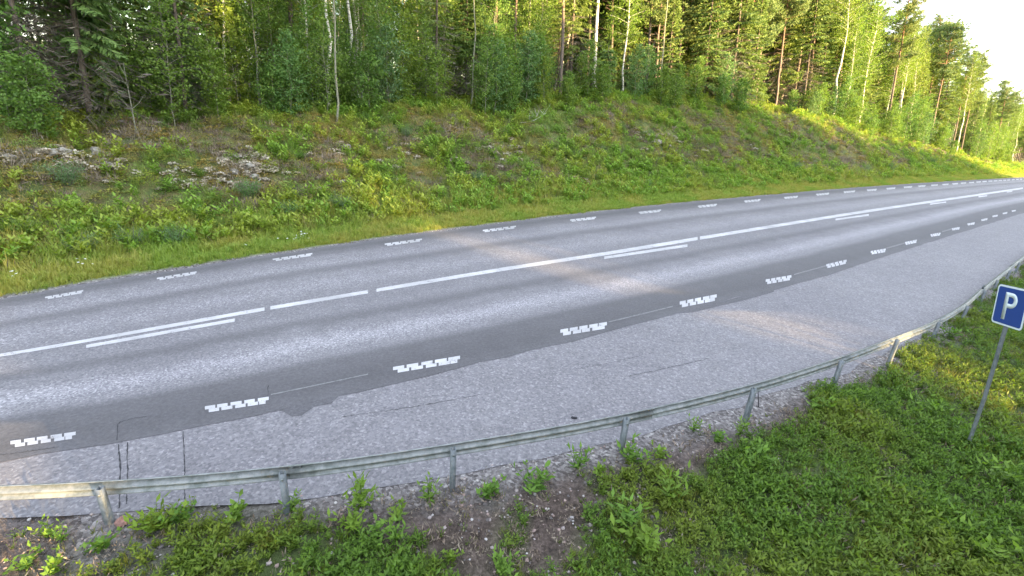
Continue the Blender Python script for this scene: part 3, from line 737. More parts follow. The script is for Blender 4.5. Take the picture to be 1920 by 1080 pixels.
def broad_mesh(seed, H=9., tr_r=.07, cb=.3, R=1.3, nl=60, leaf=.06, mats=(M_bark_birch, M_birch), lean=0, lpb=34, clump=.26, names=('trunk', 'crown'), up=.9, wid=.75):
    r = np.random.default_rng(seed); tr = Acc(); lf = Acc()
    n = 12; zz = np.linspace(-.25, H, n); k_ = .016*H
    bx = np.cumsum(r.normal(0, k_*.5, n)); by = np.cumsum(r.normal(0, k_*.5, n)); bx -= bx[0]; by -= by[0]
    st_ = np.stack([bx, by, zz], 1)
    V, F_ = tube(st_, np.maximum(tr_r*(1-np.clip(zz/H, 0, 1)*.93), .004), 7); tr.add(V, F_)
    for i in range(nl):
        t = cb+(1-cb)*(i+r.random())/nl; z = H*t
        c0 = np.array([np.interp(z, zz, st_[:, c]) for c in range(3)]); az = i*2.4+r.normal(0, .4)
        prof_ = math.sin(math.pi*min(.97, ((t-cb)/(1-cb))*.8+.18))**.8
        L_ = R*prof_*(.45+.75*r.random())+.05; u_ = np.linspace(0, 1, 4)
        pts = c0+np.stack([math.cos(az)*L_*u_, math.sin(az)*L_*u_, L_*up*(u_-.35*u_**2)*r.uniform(.4, 1.1)], 1)
        V, F_ = tube(pts, np.linspace(.004+.006*L_, .002, 4), 3); tr.add(V, F_, .5)
        m_ = int(lpb*(.4+L_/R)); uu = r.uniform(.2, 1.1, m_)
        c = pts[0]+(pts[-1]-pts[0])*uu[:, None]+r.normal(0, 1, (m_, 3))*clump*np.array([1, 1, .7])*(.35+.65*uu[:, None])*max(.4, min(1, L_))
        dv = r.normal(0, 1, (m_, 3))*.8+np.array([math.cos(az)*.6, math.sin(az)*.6, -.25])
        nn = nrm(r.normal(0, .55, (m_, 3))+np.array([0, 0, 1.]))
        V, F_ = leaves(c, dv, leaf*r.uniform(.75, 1.35, m_), leaf*wid*r.uniform(.8, 1.1, m_), r, .12, tilt=nn)
        lf.add(V, F_, np.repeat(np.clip(r.normal(.5, .27, m_)+.12*(r.random()-.5), 0, 1), 4))
    return [(names[0], tr.mesh(names[0], mats[0])), (names[1], lf.mesh(names[1], mats[1]))]
def bush_mesh(seed, H=1.2, R=.6, ns=14, leaf=.07, wid=.38, lpb=46, mats=(M_bark_thin, M_willow)):
    r = np.random.default_rng(seed); tr = Acc(); lf = Acc()
    for i in range(ns):
        az = r.random()*6.28; sp = R*math.sqrt(r.random()); h = H*(.6+.4*r.random())*(1-.3*sp/R)
        u_ = np.linspace(0, 1, 5); pts = np.stack([math.cos(az)*sp*(.12+.88*u_**1.3), math.sin(az)*sp*(.12+.88*u_**1.3), h*u_-.05], 1)
        V, F_ = tube(pts, np.linspace(.010, .003, 5)*max(.5, H), 4); tr.add(V, F_)
        m_ = lpb; uu = r.uniform(.12, 1.02, m_); c = np.stack([np.interp(uu, u_, pts[:, k]) for k in range(3)], 1)+r.normal(0, .075*H**.5, (m_, 3))
        dv = r.normal(0, .7, (m_, 3))+np.array([math.cos(az)*.6, math.sin(az)*.6, .45]); nn = nrm(r.normal(0, .6, (m_, 3))+np.array([0, 0, 1.]))
        V, F_ = leaves(c, dv, leaf*r.uniform(.7, 1.3, m_), leaf*wid, r, .12, tilt=nn); lf.add(V, F_, np.repeat(np.clip(r.normal(.5, .27, m_), 0, 1), 4))
    return [('stems', tr.mesh('stems', mats[0])), ('foliage', lf.mesh('foliage', mats[1]))]

KIND = {}
KIND['spruce'] = [spruce_mesh(10+i, H=h, R=R_, low=.5, dead=dd) for i, (h, R_, dd) in enumerate([(13, 1.7, 3.2), (14.5, 1.9, 4.5), (11, 1.5, 1.0), (12, 1.35, 6.), (7, 1.2, .3)])]
KIND['pine'] = [pine_mesh(30+i, H=h, cb=cb) for i, (h, cb) in enumerate([(14, .5), (13, .58), (15, .45), (12, .4)])]
KIND['birch'] = [broad_mesh(50+i, H=h, tr_r=tr_, cb=cb, R=1.5, nl=85, leaf=.095, lpb=62) for i, (h, tr_, cb) in enumerate([(12, .085, .38), (13, .10, .45), (11, .07, .3)])]
KIND['birch'] += [broad_mesh(55+i, H=14.5, tr_r=tr_, cb=.60, R=1.6, nl=70, leaf=.095, lpb=60) for i, tr_ in enumerate([.14, .20])]
KIND['thin'] = [broad_mesh(70+i, H=h, tr_r=.04, cb=cb, R=1.15, nl=66, leaf=.095, lpb=56, mats=(M_bark_thin, M_aspen)) for i, (h, cb) in enumerate([(8, .22), (9, .35), (6.5, .15), (7.5, .28)])]
KIND['thin'] += [broad_mesh(75+i, H=h, tr_r=.05, cb=.58, R=1.1, nl=50, leaf=.095, lpb=56, mats=(M_bark_thin, M_aspen)) for i, h in enumerate([12, 11])]
KIND['sapling'] = [broad_mesh(90+i, H=h, tr_r=.022, cb=.06, R=R_, nl=46, leaf=.10, lpb=46, clump=.2, mats=(M_bark_thin, m_), names=('stem', 'foliage')) for i, (h, R_, m_) in enumerate([(3.2, .75, M_aspen), (4.2, .9, M_birch), (2.4, .7, M_aspen), (3.6, .8, M_willow), (5.0, 1.0, M_aspen)])]
KIND['bush'] = [bush_mesh(110+i, H=h, R=R_, ns=30, mats=(M_bark_thin, m_)) for i, (h, R_, m_) in enumerate([(1.0, .55, M_willow), (.8, .5, M_aspen), (1.3, .7, M_willow), (.65, .45, M_weed)])]
KIND['sprucelet'] = [spruce_mesh(130+i, H=h, R=.6, low=.12, dead=0, dens=1.4) for i, h in enumerate([1.6, 2.4])]
names_ = dict(spruce='spruce_tree', pine='pine_tree', birch='birch_tree', thin='young_aspen', sapling='sapling', bush='willow_bush', sprucelet='young_spruce')
cats_ = dict(spruce='spruce tree', pine='pine tree', birch='birch tree', thin='young tree', sapling='sapling', bush='bush', sprucelet='young spruce')
first_used = set()
def plant(kind, v, loc, label, group=None, scale=1., rz=None, tilt=0., zs=1.):
    root = empty(names_[kind], loc, label, cats_[kind], group)
    root.rotation_euler = (random.uniform(-.02, .02), tilt, random.uniform(0, 6.28) if rz is None else rz)
    root.rotation_mode = 'ZYX' if False else 'XYZ'
    R_ = Matrix.Rotation(tilt, 4, 'Y') @ Matrix.Rotation(root.rotation_euler[2], 4, 'Z')
    root.rotation_euler = R_.to_euler()
    root.scale = (scale, scale, scale*zs)
    for nm_, me in KIND[kind][v % len(KIND[kind])]:
        obj(nm_, me, root)
    return root
def lean_for(px):   # trees on the slope lean slightly in
    return .65*(.19-.00026*px)

# ------------------------------------------------------------------ hero trees along the front of the forest
# (kind, variant, px, py of foot, scale, label)
HERO = [
 ('spruce',3,62,226,1.0,'slim grey spruce trunk with dead lower twigs near the left end of the wood'),
 ('spruce',0,170,228,1.0,'grey barked spruce with drooping branches above the brown mossy slope'),
 ('thin',4,222,200,1.0,'pale thin twin stemmed tree in front of the dark spruces'),
 ('thin',5,228,205,.95,'pale thin companion stem close against the other twin stem'),
 ('spruce',3,333,206,1.05,'bare grey spruce trunk between the two leafy young trees'),
 ('spruce',3,93,195,.8,'short grey spruce snag with brown twigs beside the bracken patch'),
 ('thin',5,430,190,1.0,'slender grey stem rising behind bright green saplings'),
 ('thin',1,490,215,1.0,'thin pale stem at the wood edge before the tall leafy thicket'),
 ('thin',1,521,205,.9,'thin whitish stem standing near the leaning birch'),
 ('thin',5,630,228,1.0,'thin straight aspen stem standing forward on the slope top'),
 ('birch',3,755,178,.9,'curving pale birch stem in the leafy middle of the wood'),
 ('thin',4,797,158,1.1,'straight light stem beside the curving birch'),
 ('thin',5,880,206,1.0,'slim green grey stem in front of the dense saplings'),
 ('birch',3,1026,155,1.0,'white birch trunk half hidden by bright leaves'),
 ('pine',1,1056,110,1.0,'brown pine trunk behind the white birch and green thicket'),
 ('spruce',3,1090,135,1.0,'dark grey conifer trunk in the shaded gap of the wood'),
 ('pine',0,1112,155,1.0,'reddish slim pine trunk in the shaded gap of the wood'),
 ('birch',3,1160,162,1.0,'black spotted white birch with its foot in bushes'),
 ('birch',4,1220,176,1.0,'thickest white birch with peeling spotted trunk at the slope top'),
 ('thin',4,1240,182,1.1,'grey slim stem just beside the thickest birch'),
 ('birch',3,1375,176,1.0,'white birch paired with a brighter birch at the bank top'),
 ('birch',3,1398,192,1.0,'bright straight white birch standing forward at the bank top'),
 ('birch',3,1438,176,1.0,'birch with dark patched trunk under yellow green foliage'),
 ('birch',3,1502,184,1.0,'slightly leaning slim birch under sunlit yellow leaves'),
 ('thin',3,1572,190,1.0,'small leaning grey stem before the dark sapling thicket'),
 ('pine',2,1586,165,1.0,'broad pine with dark green crown and reddish stem'),
 ('birch',0,1636,175,1.0,'slim birch stem catching sun above the bushes'),
 ('birch',2,1741,195,1.0,'sun catching birch stem among yellow green crowns'),
 ('pine',3,1798,225,1.0,'orange stemmed pine before the far sunlit crowns'),
 ('spruce',2,1847,262,.9,'dark bluish spruce standing alone at the bank edge'),
 ('pine',1,1880,285,.9,'sunlit pine at the far end of the bank'),
]
hp = ground_at([(h[2], h[3]) for h in HERO])
occupied = [tuple(q[:2]) for q in hp]
for (kd, v, x, y, s_, lab), q in zip(HERO, hp):
    plant(kd, v, q-np.array([0, 0, .05]), lab, None, s_, tilt=lean_for(x))
# leaning dead birch and the fallen one
def pole_tree(name, a, b_, r0_, lab, cat, mat):
    root = empty(name, a, lab, cat); a = np.array(a); b_ = np.array(b_); L_ = b_-a
    pts = [L_*t_+np.array([0, 0, -.15*math.sin(t_*3.14)]) for t_ in np.linspace(0, 1, 6)]
    V, F_ = tube(pts, np.linspace(r0_, r0_*.4, 6), 7); obj('trunk', mesh('trunk', V, F_, mat, None, True), root)
    acc = Acc()
    for k in range(9):
        t_ = random.uniform(.3, .95); c = L_*t_; d_ = nrm(np.array([random.uniform(-1, 1), random.uniform(-1, 1), .6]))*random.uniform(.3, .7)
        V, F_ = tube([c, c+d_*.5, c+d_+np.array([0, 0, .1])], [.010, .007, .003], 4); acc.add(V, F_)
    obj('branches', acc.mesh('branches', mat), root, kind='stuff')
g0 = ground_at([(541, 172)])[0]
pole_tree('leaning_birch', g0, g0+np.array([1.9, .8, 3.0]), .045, 'leaning bare birch trunk crossing the green thicket', 'leaning birch', M_bark_birch)
g0 = ground_at([(257, 256)])[0]
pole_tree('dead_sapling', g0, g0+np.array([-.12, .2, 2.1]), .02, 'pale dead stick standing on the open slope', 'dead sapling', M_bark_thin)
g0 = ground_at([(976, 232)])[0]
pole_tree('fallen_branch', g0+np.array([0, 0, .05]), g0+np.array([1.3, .7, .6]), .022, 'pale fallen branch lying in the scrub below the wood edge', 'fallen branch', M_bark_birch)

# ------------------------------------------------------------------ forest rows behind
def free(x, y, dmin):
    for a, b_ in occupied:
        if (a-x)**2+(b_-y)**2 < dmin*dmin: return False
    occupied.append((x, y)); return True
GRP = {'spruce': ('spruce standing in the wood above the road bank', 'spruces in the wood'), 'pine': ('pine standing in the wood above the road bank', 'pines in the wood'),
       'birch': ('birch standing in the wood above the road bank', 'birches in the wood'), 'thin': ('slender young tree standing in the wood above the road bank', 'slender young trees in the wood')}
def forest_edge_d(s): return np.interp(s, [-10, 0, 5, 12, 30, 60, 80, 100, 120], [8.8, 8.8, 9, 9.2, 9.4, 9.2, 8.2, 7.2, 7])
LAND = [(62, 'grey left spruce'), (225, 'twin pale stems'), (333, 'bare grey trunk'), (500, 'thin pale stems'), (630, 'forward aspen'), (755, 'curving birch'), (880, 'slim green stem'), (1026, 'half hidden birch'), (1160, 'spotted birch'), (1220, 'thickest birch'), (1398, 'bright straight birch'), (1502, 'leaning slim birch'), (1636, 'sun catching birch'), (1798, 'orange stemmed pine'), (1847, 'dark bluish spruce')]
ordw = ['', 'second ', 'third ', 'fourth ', 'fifth ', 'sixth ', 'seventh ', 'eighth ', 'ninth ', 'tenth ', 'eleventh ', 'twelfth ', 'thirteenth ']
def between(px):
    a = min(LAND, key=lambda n: abs(n[0]-px)); return a[1], ('left' if px < a[0] else 'right')
cand = []; tries = 0
while len(cand) < 205 and tries < 9000:
    tries += 1
    u0 = random.random()
    s = random.uniform(-14, 1) if u0 < .10 else (random.uniform(0, 45) if u0 < .50 else random.uniform(45, 150))
    d = forest_edge_d(s)+.8+abs(random.gauss(0, 1))*(5.5 if s < 50 else 4.5)
    if d > 26: continue
    x, y = W(s, d)
    px = P([[x, y, Hsd(s, d)+2]])[0]
    if px[0] < -100 or px[0] > 2020: continue
    if not free(x, y, 1.05 if s < 45 else 1.5): continue
    u_ = random.random()
    if px[0] < 480: kd = 'spruce' if u_ < .74 else ('thin' if u_ < .92 else 'birch')
    elif px[0] < 1050: kd = 'thin' if u_ < .46 else ('spruce' if u_ < .70 else ('birch' if u_ < .94 else 'pine'))
    elif px[0] < 1500: kd = 'pine' if u_ < .42 else ('spruce' if u_ < .9 else 'birch')
    else: kd = 'birch' if u_ < .42 else ('pine' if u_ < .68 else 'spruce')
    cand.append((px[0], kd, x, y, float(Hsd(s, d)), d-forest_edge_d(s) > 5, s))
cand.sort()
kw = dict(spruce='spruce', pine='pine', birch='leafy birch', thin='slender young tree'); seen_t = {}
for px, kd, x, y, z, deep, s in cand:
    nm_, side = between(px); key = (kd, nm_, side, deep); k = seen_t.get(key, 0); seen_t[key] = k+1
    lab = f"{ordw[min(k, 12)]}{kw[kd]} {'deep in the wood' if deep else 'near the wood edge'} to the {side} of the {nm_}"
    plant(kd, random.randrange(5 if kd == 'spruce' else 4) if s < 50 else random.choice([0, 1, 2]), (x, y, z-.05), lab, GRP[kd][1], scale=random.uniform(.86, 1.08)*float(np.interp(s, [45, 60, 88, 105, 130], [1, 1.18, 1.12, .82, .8])), tilt=lean_for(px))

# ------------------------------------------------------------------ leafy saplings along the edge
SAP = [(140,215,0),(150,190,1),(185,225,2),(235,215,0),(240,185,4),(285,180,1),(290,225,2),(355,215,0),(375,185,4),(385,205,2),(410,225,0),(450,210,1),(512,222,2),(480,190,4),(560,205,0),(600,200,4),(655,205,0),(690,215,2),(700,180,4),(730,205,3),(790,195,2),(820,205,0),(850,180,4),(905,205,0),(930,190,4),(955,215,2),(985,200,3),(1010,190,0),(1065,200,2),(1100,185,0),(1130,190,2),(1190,190,3),(1270,185,2),(1300,195,0),(1350,205,2),(1425,205,2),(1465,200,3),(1480,215,2),(1530,205,0),(1560,222,2),(1600,215,4),(1615,235,3),(1650,225,0),(1660,245,2),(1690,240,3),(1720,250,0),(1745,255,3),(1765,262,2),(1790,272,0),(1815,272,3),(1835,285,2),(1872,296,0),(1893,300,4),(70,260,2),(20,240,0),(40,200,1),(640,180,4),(1240,200,2),(1580,235,0),(1705,228,4),(1770,240,4),(1000,170,4),(890,165,4),(560,180,4),(780,175,4),(320,175,4),(1385,215,2)]
sp = ground_at([(a, b_) for a, b_ in [(s_[0], s_[1]) for s_ in SAP]])
seen = {}
size_w = {0: 'leafy mid height sapling', 1: 'yellow green young birch', 2: 'low leafy sapling', 3: 'grey green willow sapling', 4: 'tall leafy sapling'}
def uniq(lab):
    k = seen.get(lab, 0); seen[lab] = k+1
    return lab if k == 0 else None
SAPo = sorted(zip(SAP, sp), key=lambda t_: t_[0][0])
for (x, y, v), q in SAPo:
    nm_, side = between(x); base = f'{size_w[v]} at the wood edge to the {side} of the {nm_}'
    k = seen.get(base, 0); seen[base] = k+1
    lab = f'{ordw[min(k, 12)]}{size_w[v]} at wood edge to the {side} of the {nm_}'
    plant('sapling', v, q-np.array([0, 0, .05]), lab, 'leafy saplings along the wood edge', random.uniform(.75, 1.1), tilt=lean_for(x)*.7)
# extra thicket filling the edge, interior
cand = []
while len(cand) < 120:
    s = random.uniform(-8, 30) if random.random() < .42 else random.uniform(30, 118)
    d = forest_edge_d(s)+random.uniform(-.6, 4.5)-(1.6*random.random() if 30 < s < 95 else 0); x, y = W(s, d); px = P([[x, y, Hsd(s, d)]])[0][0]
    if not (-80 < px < 1990): continue
    if px < 420 and random.random() < .35: continue
    if 1030 < px < 1500 and random.random() < .75: continue
    cand.append((px, x, y, float(Hsd(s, d)), random.choice([0, 2, 3, 4, 4, 1]), s))
cand.sort(); seen_t = {}
vw = {0: 'leafy', 1: 'small leaved', 2: 'short', 3: 'grey green', 4: 'tall leafy'}
for px, x, y, z, v, s in cand:
    nm_, side = between(px); key = (v, nm_, side); k = seen_t.get(key, 0); seen_t[key] = k+1
    plant('sapling', v, (x, y, z-.05), f'{ordw[min(k, 12)]}{vw[v]} thicket sapling under the trees to the {side} of the {nm_}', 'thicket saplings under the trees', random.uniform(.6, 1.05)*(1.15 if s > 30 else 1), tilt=lean_for(px)*.7)

# ------------------------------------------------------------------ small bushes on the bank
BUSH = [(285,300,1,.62,'bright green round bush on the middle of the mossy slope'),(775,345,1,.5,'fresh green low bush near the foot of the slope'),(895,335,0,.62,'blue green willow bush low on the slope'),
 (760,248,0,.6,'grey green bush in the upper slope heather'),(565,290,3,.5,'small yellow green bush on the upper left slope'),(560,255,1,.4,'tiny leafy bush beside orange moss'),
 (375,325,3,.5,'small pale green bush left of the white lichen rocks'),(470,365,0,.8,'dark grey green bush below the white lichen rocks'),(130,340,0,.8,'broad dull green bush on the left slope'),
 (45,440,1,.8,'tall green herb bush at the left frame edge'),(15,430,3,.7,'yellow green bush at the extreme left edge of the verge'),(250,455,2,.6,'dark green willow spread above the left verge'),
 (330,450,0,.7,'willow bush above the grass verge below the mossy slope'),(160,470,2,.55,'thick green bush touching the left grass verge'),(700,300,3,.45,'little green bush between lichen stones on the slope'),
 (1060,330,1,.45,'small bush at the slope foot before the pale stones'),(1210,345,2,.5,'green bush by the verge below the pale rock'),(1290,330,0,.5,'sage green bush on the lower slope'),
 (1490,312,0,.8,'green bush at mid bank right of the brown patch'),(1625,318,2,.8,'dark shadowed willow bush at the bank foot'),(1670,310,2,.8,'willow bush just beyond the dark shadowed bush'),
 (1440,250,3,.8,'light green bush under the birches at the bank top'),(1745,300,0,.9,'green bush on the far steep bank'),(1560,275,1,.8,'yellow green bush halfway up the steep bank'),
 (1380,300,2,.5,'low willow bush in the brown grass of the bank'),(545,400,0,.7,'broad willow bush above the flowering verge'),(640,390,2,.6,'green bush on the lower slope above the verge'),
 (850,390,1,.5,'small leafy bush right above the grass verge'),(420,420,1,.6,'leafy bush at the slope foot above white flowers'),(1130,275,1,.5,'green bush in the middle of the heath slope')]
bp = ground_at([(b_[0], b_[1]+8) for b_ in BUSH])
for (x, y, v, s_, lab), q in zip(BUSH, bp):
    plant('bush', v, q-np.array([0, 0, .03]), lab, 'bushes on the road bank', s_*1.0, tilt=0)
for (x, y, v, s_, lab), q in zip([(205,228,0,1.0,'small young spruce before the grey barked spruce'),(1790,250,1,1.2,'young spruce at the far bank top'),(1385,150,1,1.2,'young spruce behind the paired birches'),(1150,140,1,1.3,'young spruce among the shaded trunks')], ground_at([(205,228),(1790,262),(1330,188),(1130,182)])):
    plant('sprucelet', v, q-np.array([0, 0, .03]), lab, None, s_)

# ------------------------------------------------------------------ rocks
def rock_mesh(seed, flat=.5, mat=M_lichen, sub=2):
    import bmesh
    bm = bmesh.new(); bmesh.ops.create_icosphere(bm, subdivisions=sub, radius=1)
    r = np.random.default_rng(seed); off = r.random(3)*50
    for v in bm.verts:
        c = np.array(v.co); k = 1+.75*(float(fbm(np.array([c[0]*1.3+off[0]]), np.array([c[1]*1.3+c[2]*1.1+off[1]]), 2.2, 4)[0])-.5)*2
        v.co = Vector(c*k); v.co.z *= flat
    me = bpy.data.meshes.new('rock'); bm.to_mesh(me); bm.free(); me.materials.append(mat); return me
RM = [rock_mesh(i) for i in range(4)]
ROCK = [(100,298,.32,'pale pink rock beside the orange lit patch on the left slope'),(120,285,.28,'grey rock just above the pale pink rock'),(185,292,.42,'large pale lichen rock on the left slope'),(200,310,.26,'smaller stone just below the large pale lichen rock'),
 (445,300,.3,'greyish rock above the cluster of white lichen stones'),(470,318,.42,'widest white lichen rock in the middle of the slope'),(440,328,.25,'low white stone left of the widest lichen rock'),(480,338,.28,'pale stone under the widest lichen rock'),
 (333,322,.16,'small white stone on the mossy slope'),(318,292,.14,'round light stone beside the bright round bush'),(650,276,.3,'tan rock on the upper slope'),(655,290,.15,'small stone under the tan rock'),
 (955,292,.3,'grey white rock at mid slope'),(970,305,.2,'stone just below the grey white rock'),(935,270,.14,'little pale stone above the grey white rock'),(1082,338,.2,'pale stones near the foot of the slope'),
 (1235,268,.42,'long white lichen rock on the slope below the thickest birch'),(1215,258,.24,'rounded pale rock joined to the long lichen rock'),(1255,276,.28,'lower end of the pale rock outcrop'),(20,298,.26,'white rock at the left edge of the slope'),
 (1385,302,.3,'pinkish stone in the brown grass of the bank'),(1300,310,.2,'small grey stone on the lower bank'),(860,305,.14,'tiny pale stone in the heather'),(1125,218,.12,'white pebble near the wood edge')]
rp = ground_at([(a[0], a[1]) for a in ROCK])
for (x, y, s_, lab), q in zip(ROCK, rp):
    o = obj('rock', RM[random.randrange(4)], loc=q+np.array([0, 0, s_*.05]), label=lab, cat='rock', group='pale lichen rocks on the bank')
    s_ *= .72; o.scale = (s_*random.uniform(.7, 1.1)*.8, s_*.8, s_*.9); o.rotation_euler = (random.uniform(-.3, .5), random.uniform(-.3, .3), random.uniform(0, 6)); o.location.z += s_*.1
q = near_ground([(230, 981)])[0]
o = obj('stone', rock_mesh(9, .85, M_redstone), loc=q+np.array([0, 0, .015]), label='round reddish stone at the foot of the leftmost guardrail post', cat='stone'); o.scale = (.052, .05, .055)
q = G([(1077, 784)])[0]
dm = rock_mesh(12, .35, M_debris); o = obj('debris', dm, loc=(q[0], q[1], .005), label='dark scrap lying on the lay-by just above the guardrail', cat='scrap'); o.scale = (.045, .02, .05)

# ------------------------------------------------------------------ ground cover scattered as stuff
def proto_obj(name, me): return bpy.data.objects.new(name, me)
def herb(seed, n=30, H=.22, R=.16, leaf=.055, wid=.42, mat=M_herb, stems=5):
    r = np.random.default_rng(seed); a = Acc()
    for k in range(stems):
        az = r.random()*6.28; sp = R*r.random(); h = H*(.5+.5*r.random())
        m_ = n//stems; u_ = np.linspace(.15, 1, m_)
        c = np.stack([math.cos(az)*sp*u_, math.sin(az)*sp*u_, h*u_], 1)
        aa = np.arange(m_)*2.4+r.random()*6; dv = np.stack([np.cos(aa), np.sin(aa), .15+.9*u_**2], 1)+r.normal(0, .15, (m_, 3))
        V, F_ = leaves(c, dv, leaf*r.uniform(.7, 1.3, m_), leaf*wid, r, .15, tilt=nrm(r.normal(0, .35, (m_, 3))+np.array([0, 0, 1.]))); a.add(V, F_, np.repeat(np.clip(r.normal(.35+.4*u_, .2), 0, 1), 4))
        V, F_ = tube(np.stack([c[0]*np.array([.3, .3, 0]), c[-1]]), [.003, .0015], 3); a.add(V, F_, .2)
    return a.mesh('herb', mat)
def grass_t(seed, n=26, H=.3, R=.08, w_=.007, mat=M_grass, bend=.5):
    r = np.random.default_rng(seed); a = Acc(); az = r.random(n)*6.28; b0 = np.stack([r.normal(0, R*.5, n), r.normal(0, R*.5, n), np.zeros(n)], 1)
    h = H*r.uniform(.5, 1.1, n); d0 = np.stack([np.cos(az), np.sin(az), np.zeros(n)], 1); s0 = np.stack([-np.sin(az), np.cos(az), np.zeros(n)], 1)
    be = bend*r.uniform(.2, 1, n); w1 = w_*r.uniform(.7, 1.3, n)
    p1 = b0+d0*(h*be*.25)[:, None]+np.array([0, 0, 1])*(h*.55)[:, None]; p2 = b0+d0*(h*be*.8)[:, None]+np.array([0, 0, 1])*(h*(1-.3*be))[:, None]
    V = np.stack([b0-s0*w1[:, None]/2, b0+s0*w1[:, None]/2, p1+s0*w1[:, None]*.45, p1-s0*w1[:, None]*.45, p2], 1)
    q = np.arange(n)[:, None]*5; Fq = q+np.array([[0, 1, 2, 3]]); Ft = q+np.array([[3, 2, 4]])
    V = V.reshape(-1, 3); sh = np.repeat(np.clip(r.normal(.5, .25, n), 0, 1), 5)
    return mesh('grass', V, [Fq, Ft], mat, {'shade': sh})
def twigs(seed, n=40, H=.2, R=.15):
    r = np.random.default_rng(seed); a = Acc(); c = np.stack([r.normal(0, R*.6, n), r.normal(0, R*.6, n), r.random(n)*.03], 1)
    dv = r.normal(0, .6, (n, 3))+np.array([0, 0, .6]); V, F_ = leaves(c, dv, H*r.uniform(.4, 1, n), .012, r); a.add(V, F_, np.repeat(r.random(n), 4)); return a.mesh('twigs', M_twig)
def moss(seed, n=70, R=.2):
    r = np.random.default_rng(seed); a = Acc(); th = r.random(n)*6.28; rr = R*np.sqrt(r.random(n)); c = np.stack([rr*np.cos(th), rr*np.sin(th), .05*(1-(rr/R)**2)], 1)
    V, F_ = leaves(c, r.normal(0, 1, (n, 3))*np.array([1, 1, .3])+np.array([0, 0, .3]), .05, .035, r, tilt=nrm(r.normal(0, .4, (n, 3))+np.array([0, 0, 1.]))); a.add(V, F_, np.repeat(r.random(n), 4)); return a.mesh('moss', M_moss)
def dwarf(seed, n=90, H=.2, R=.17, mat=M_heath, leaf=.026):
    r = np.random.default_rng(seed); a = Acc(); c = np.stack([r.normal(0, R*.55, n), r.normal(0, R*.55, n), H*r.random(n)**.7], 1); c[:, 2] *= np.exp(-((c[:, 0]**2+c[:, 1]**2)/R**2)*.6)
    V, F_ = leaves(c, r.normal(0, 1, (n, 3))+np.array([0, 0, .5]), leaf*r.uniform(.7, 1.4, n), leaf*.6, r, tilt=nrm(r.normal(0, .6, (n, 3))+np.array([0, 0, 1.]))); a.add(V, F_, np.repeat(np.clip(c[:, 2]/H*.7+r.normal(.15, .15, n), 0, 1), 4)); return a.mesh('dwarf', mat)
def scatter(name, label, protos, pts, rot_z, scl, idx_, tint, up=None):
    """protos: meshes; one object whose points carry instances of small plants"""
    c = bpy.data.collections.new(name+'_protos')
    for i, me_ in enumerate(protos): c.objects.link(bpy.data.objects.new(f'{name}_proto_{i:02d}', me_))
    me = bpy.data.meshes.new(name); me.vertices.add(len(pts)); me.vertices.foreach_set('co', np.asarray(pts, float).ravel())
    n = len(pts); rot = np.stack([rng.normal(0, .12, n), rng.normal(0, .12, n), rot_z], 1)
    for k, v in (('rot', rot), ('scl', scl), ('tint', tint)):
        v = np.asarray(v, float); a = me.attributes.new(k, 'FLOAT' if v.ndim == 1 else 'FLOAT_VECTOR', 'POINT'); a.data.foreach_set('value' if v.ndim == 1 else 'vector', v.ravel())
    a = me.attributes.new('pick', 'INT', 'POINT'); a.data.foreach_set('value', np.asarray(idx_, np.int32))
    o = obj(name, me, kind='stuff', label=label)
    ng = bpy.data.node_groups.new(name+'_nodes', 'GeometryNodeTree')
    ng.interface.new_socket('Geometry', in_out='INPUT', socket_type='NodeSocketGeometry'); ng.interface.new_socket('Geometry', in_out='OUTPUT', socket_type='NodeSocketGeometry')
    gi = N(ng, 'NodeGroupInput'); go = N(ng, 'NodeGroupOutput'); ip = N(ng, 'GeometryNodeInstanceOnPoints'); ci = N(ng, 'GeometryNodeCollectionInfo')
    ci.inputs['Collection'].default_value = c; ci.inputs['Separate Children'].default_value = True; ci.inputs['Reset Children'].default_value = True
    ip.inputs['Pick Instance'].default_value = True
    def na(nm_, t_): x_ = N(ng, 'GeometryNodeInputNamedAttribute', data_type=t_); x_.inputs['Name'].default_value = nm_; return x_.outputs[0]
    l = ng.links.new
    l(gi.outputs[0], ip.inputs['Points']); l(ci.outputs[0], ip.inputs['Instance']); l(na('pick', 'INT'), ip.inputs['Instance Index'])
    l(na('rot', 'FLOAT_VECTOR'), ip.inputs['Rotation']); l(na('scl', 'FLOAT'), ip.inputs['Scale']); l(ip.outputs[0], go.inputs[0])
    md = o.modifiers.new('scatter', 'NODES'); md.node_group = ng
    return o
# bank cover
n = 46000
s = np.concatenate([rng.uniform(-16, 45, int(n*.72)), rng.uniform(45, 118, n-int(n*.72))]); d = rng.uniform(1.6, 12.5, n)
xy = W(s, d); z = Hsd(s, d); px = P(np.c_[xy, z]); keep = (px[:, 0] > -250) & (px[:, 0] < 2150); s, d, xy, z = s[keep], d[keep], xy[keep], z[keep]
n = len(s); f1 = fbm(xy[:, 0], xy[:, 1], .55, 3); f2 = fbm(xy[:, 0]+33, xy[:, 1], 1.1, 3); u_ = rng.random(n)
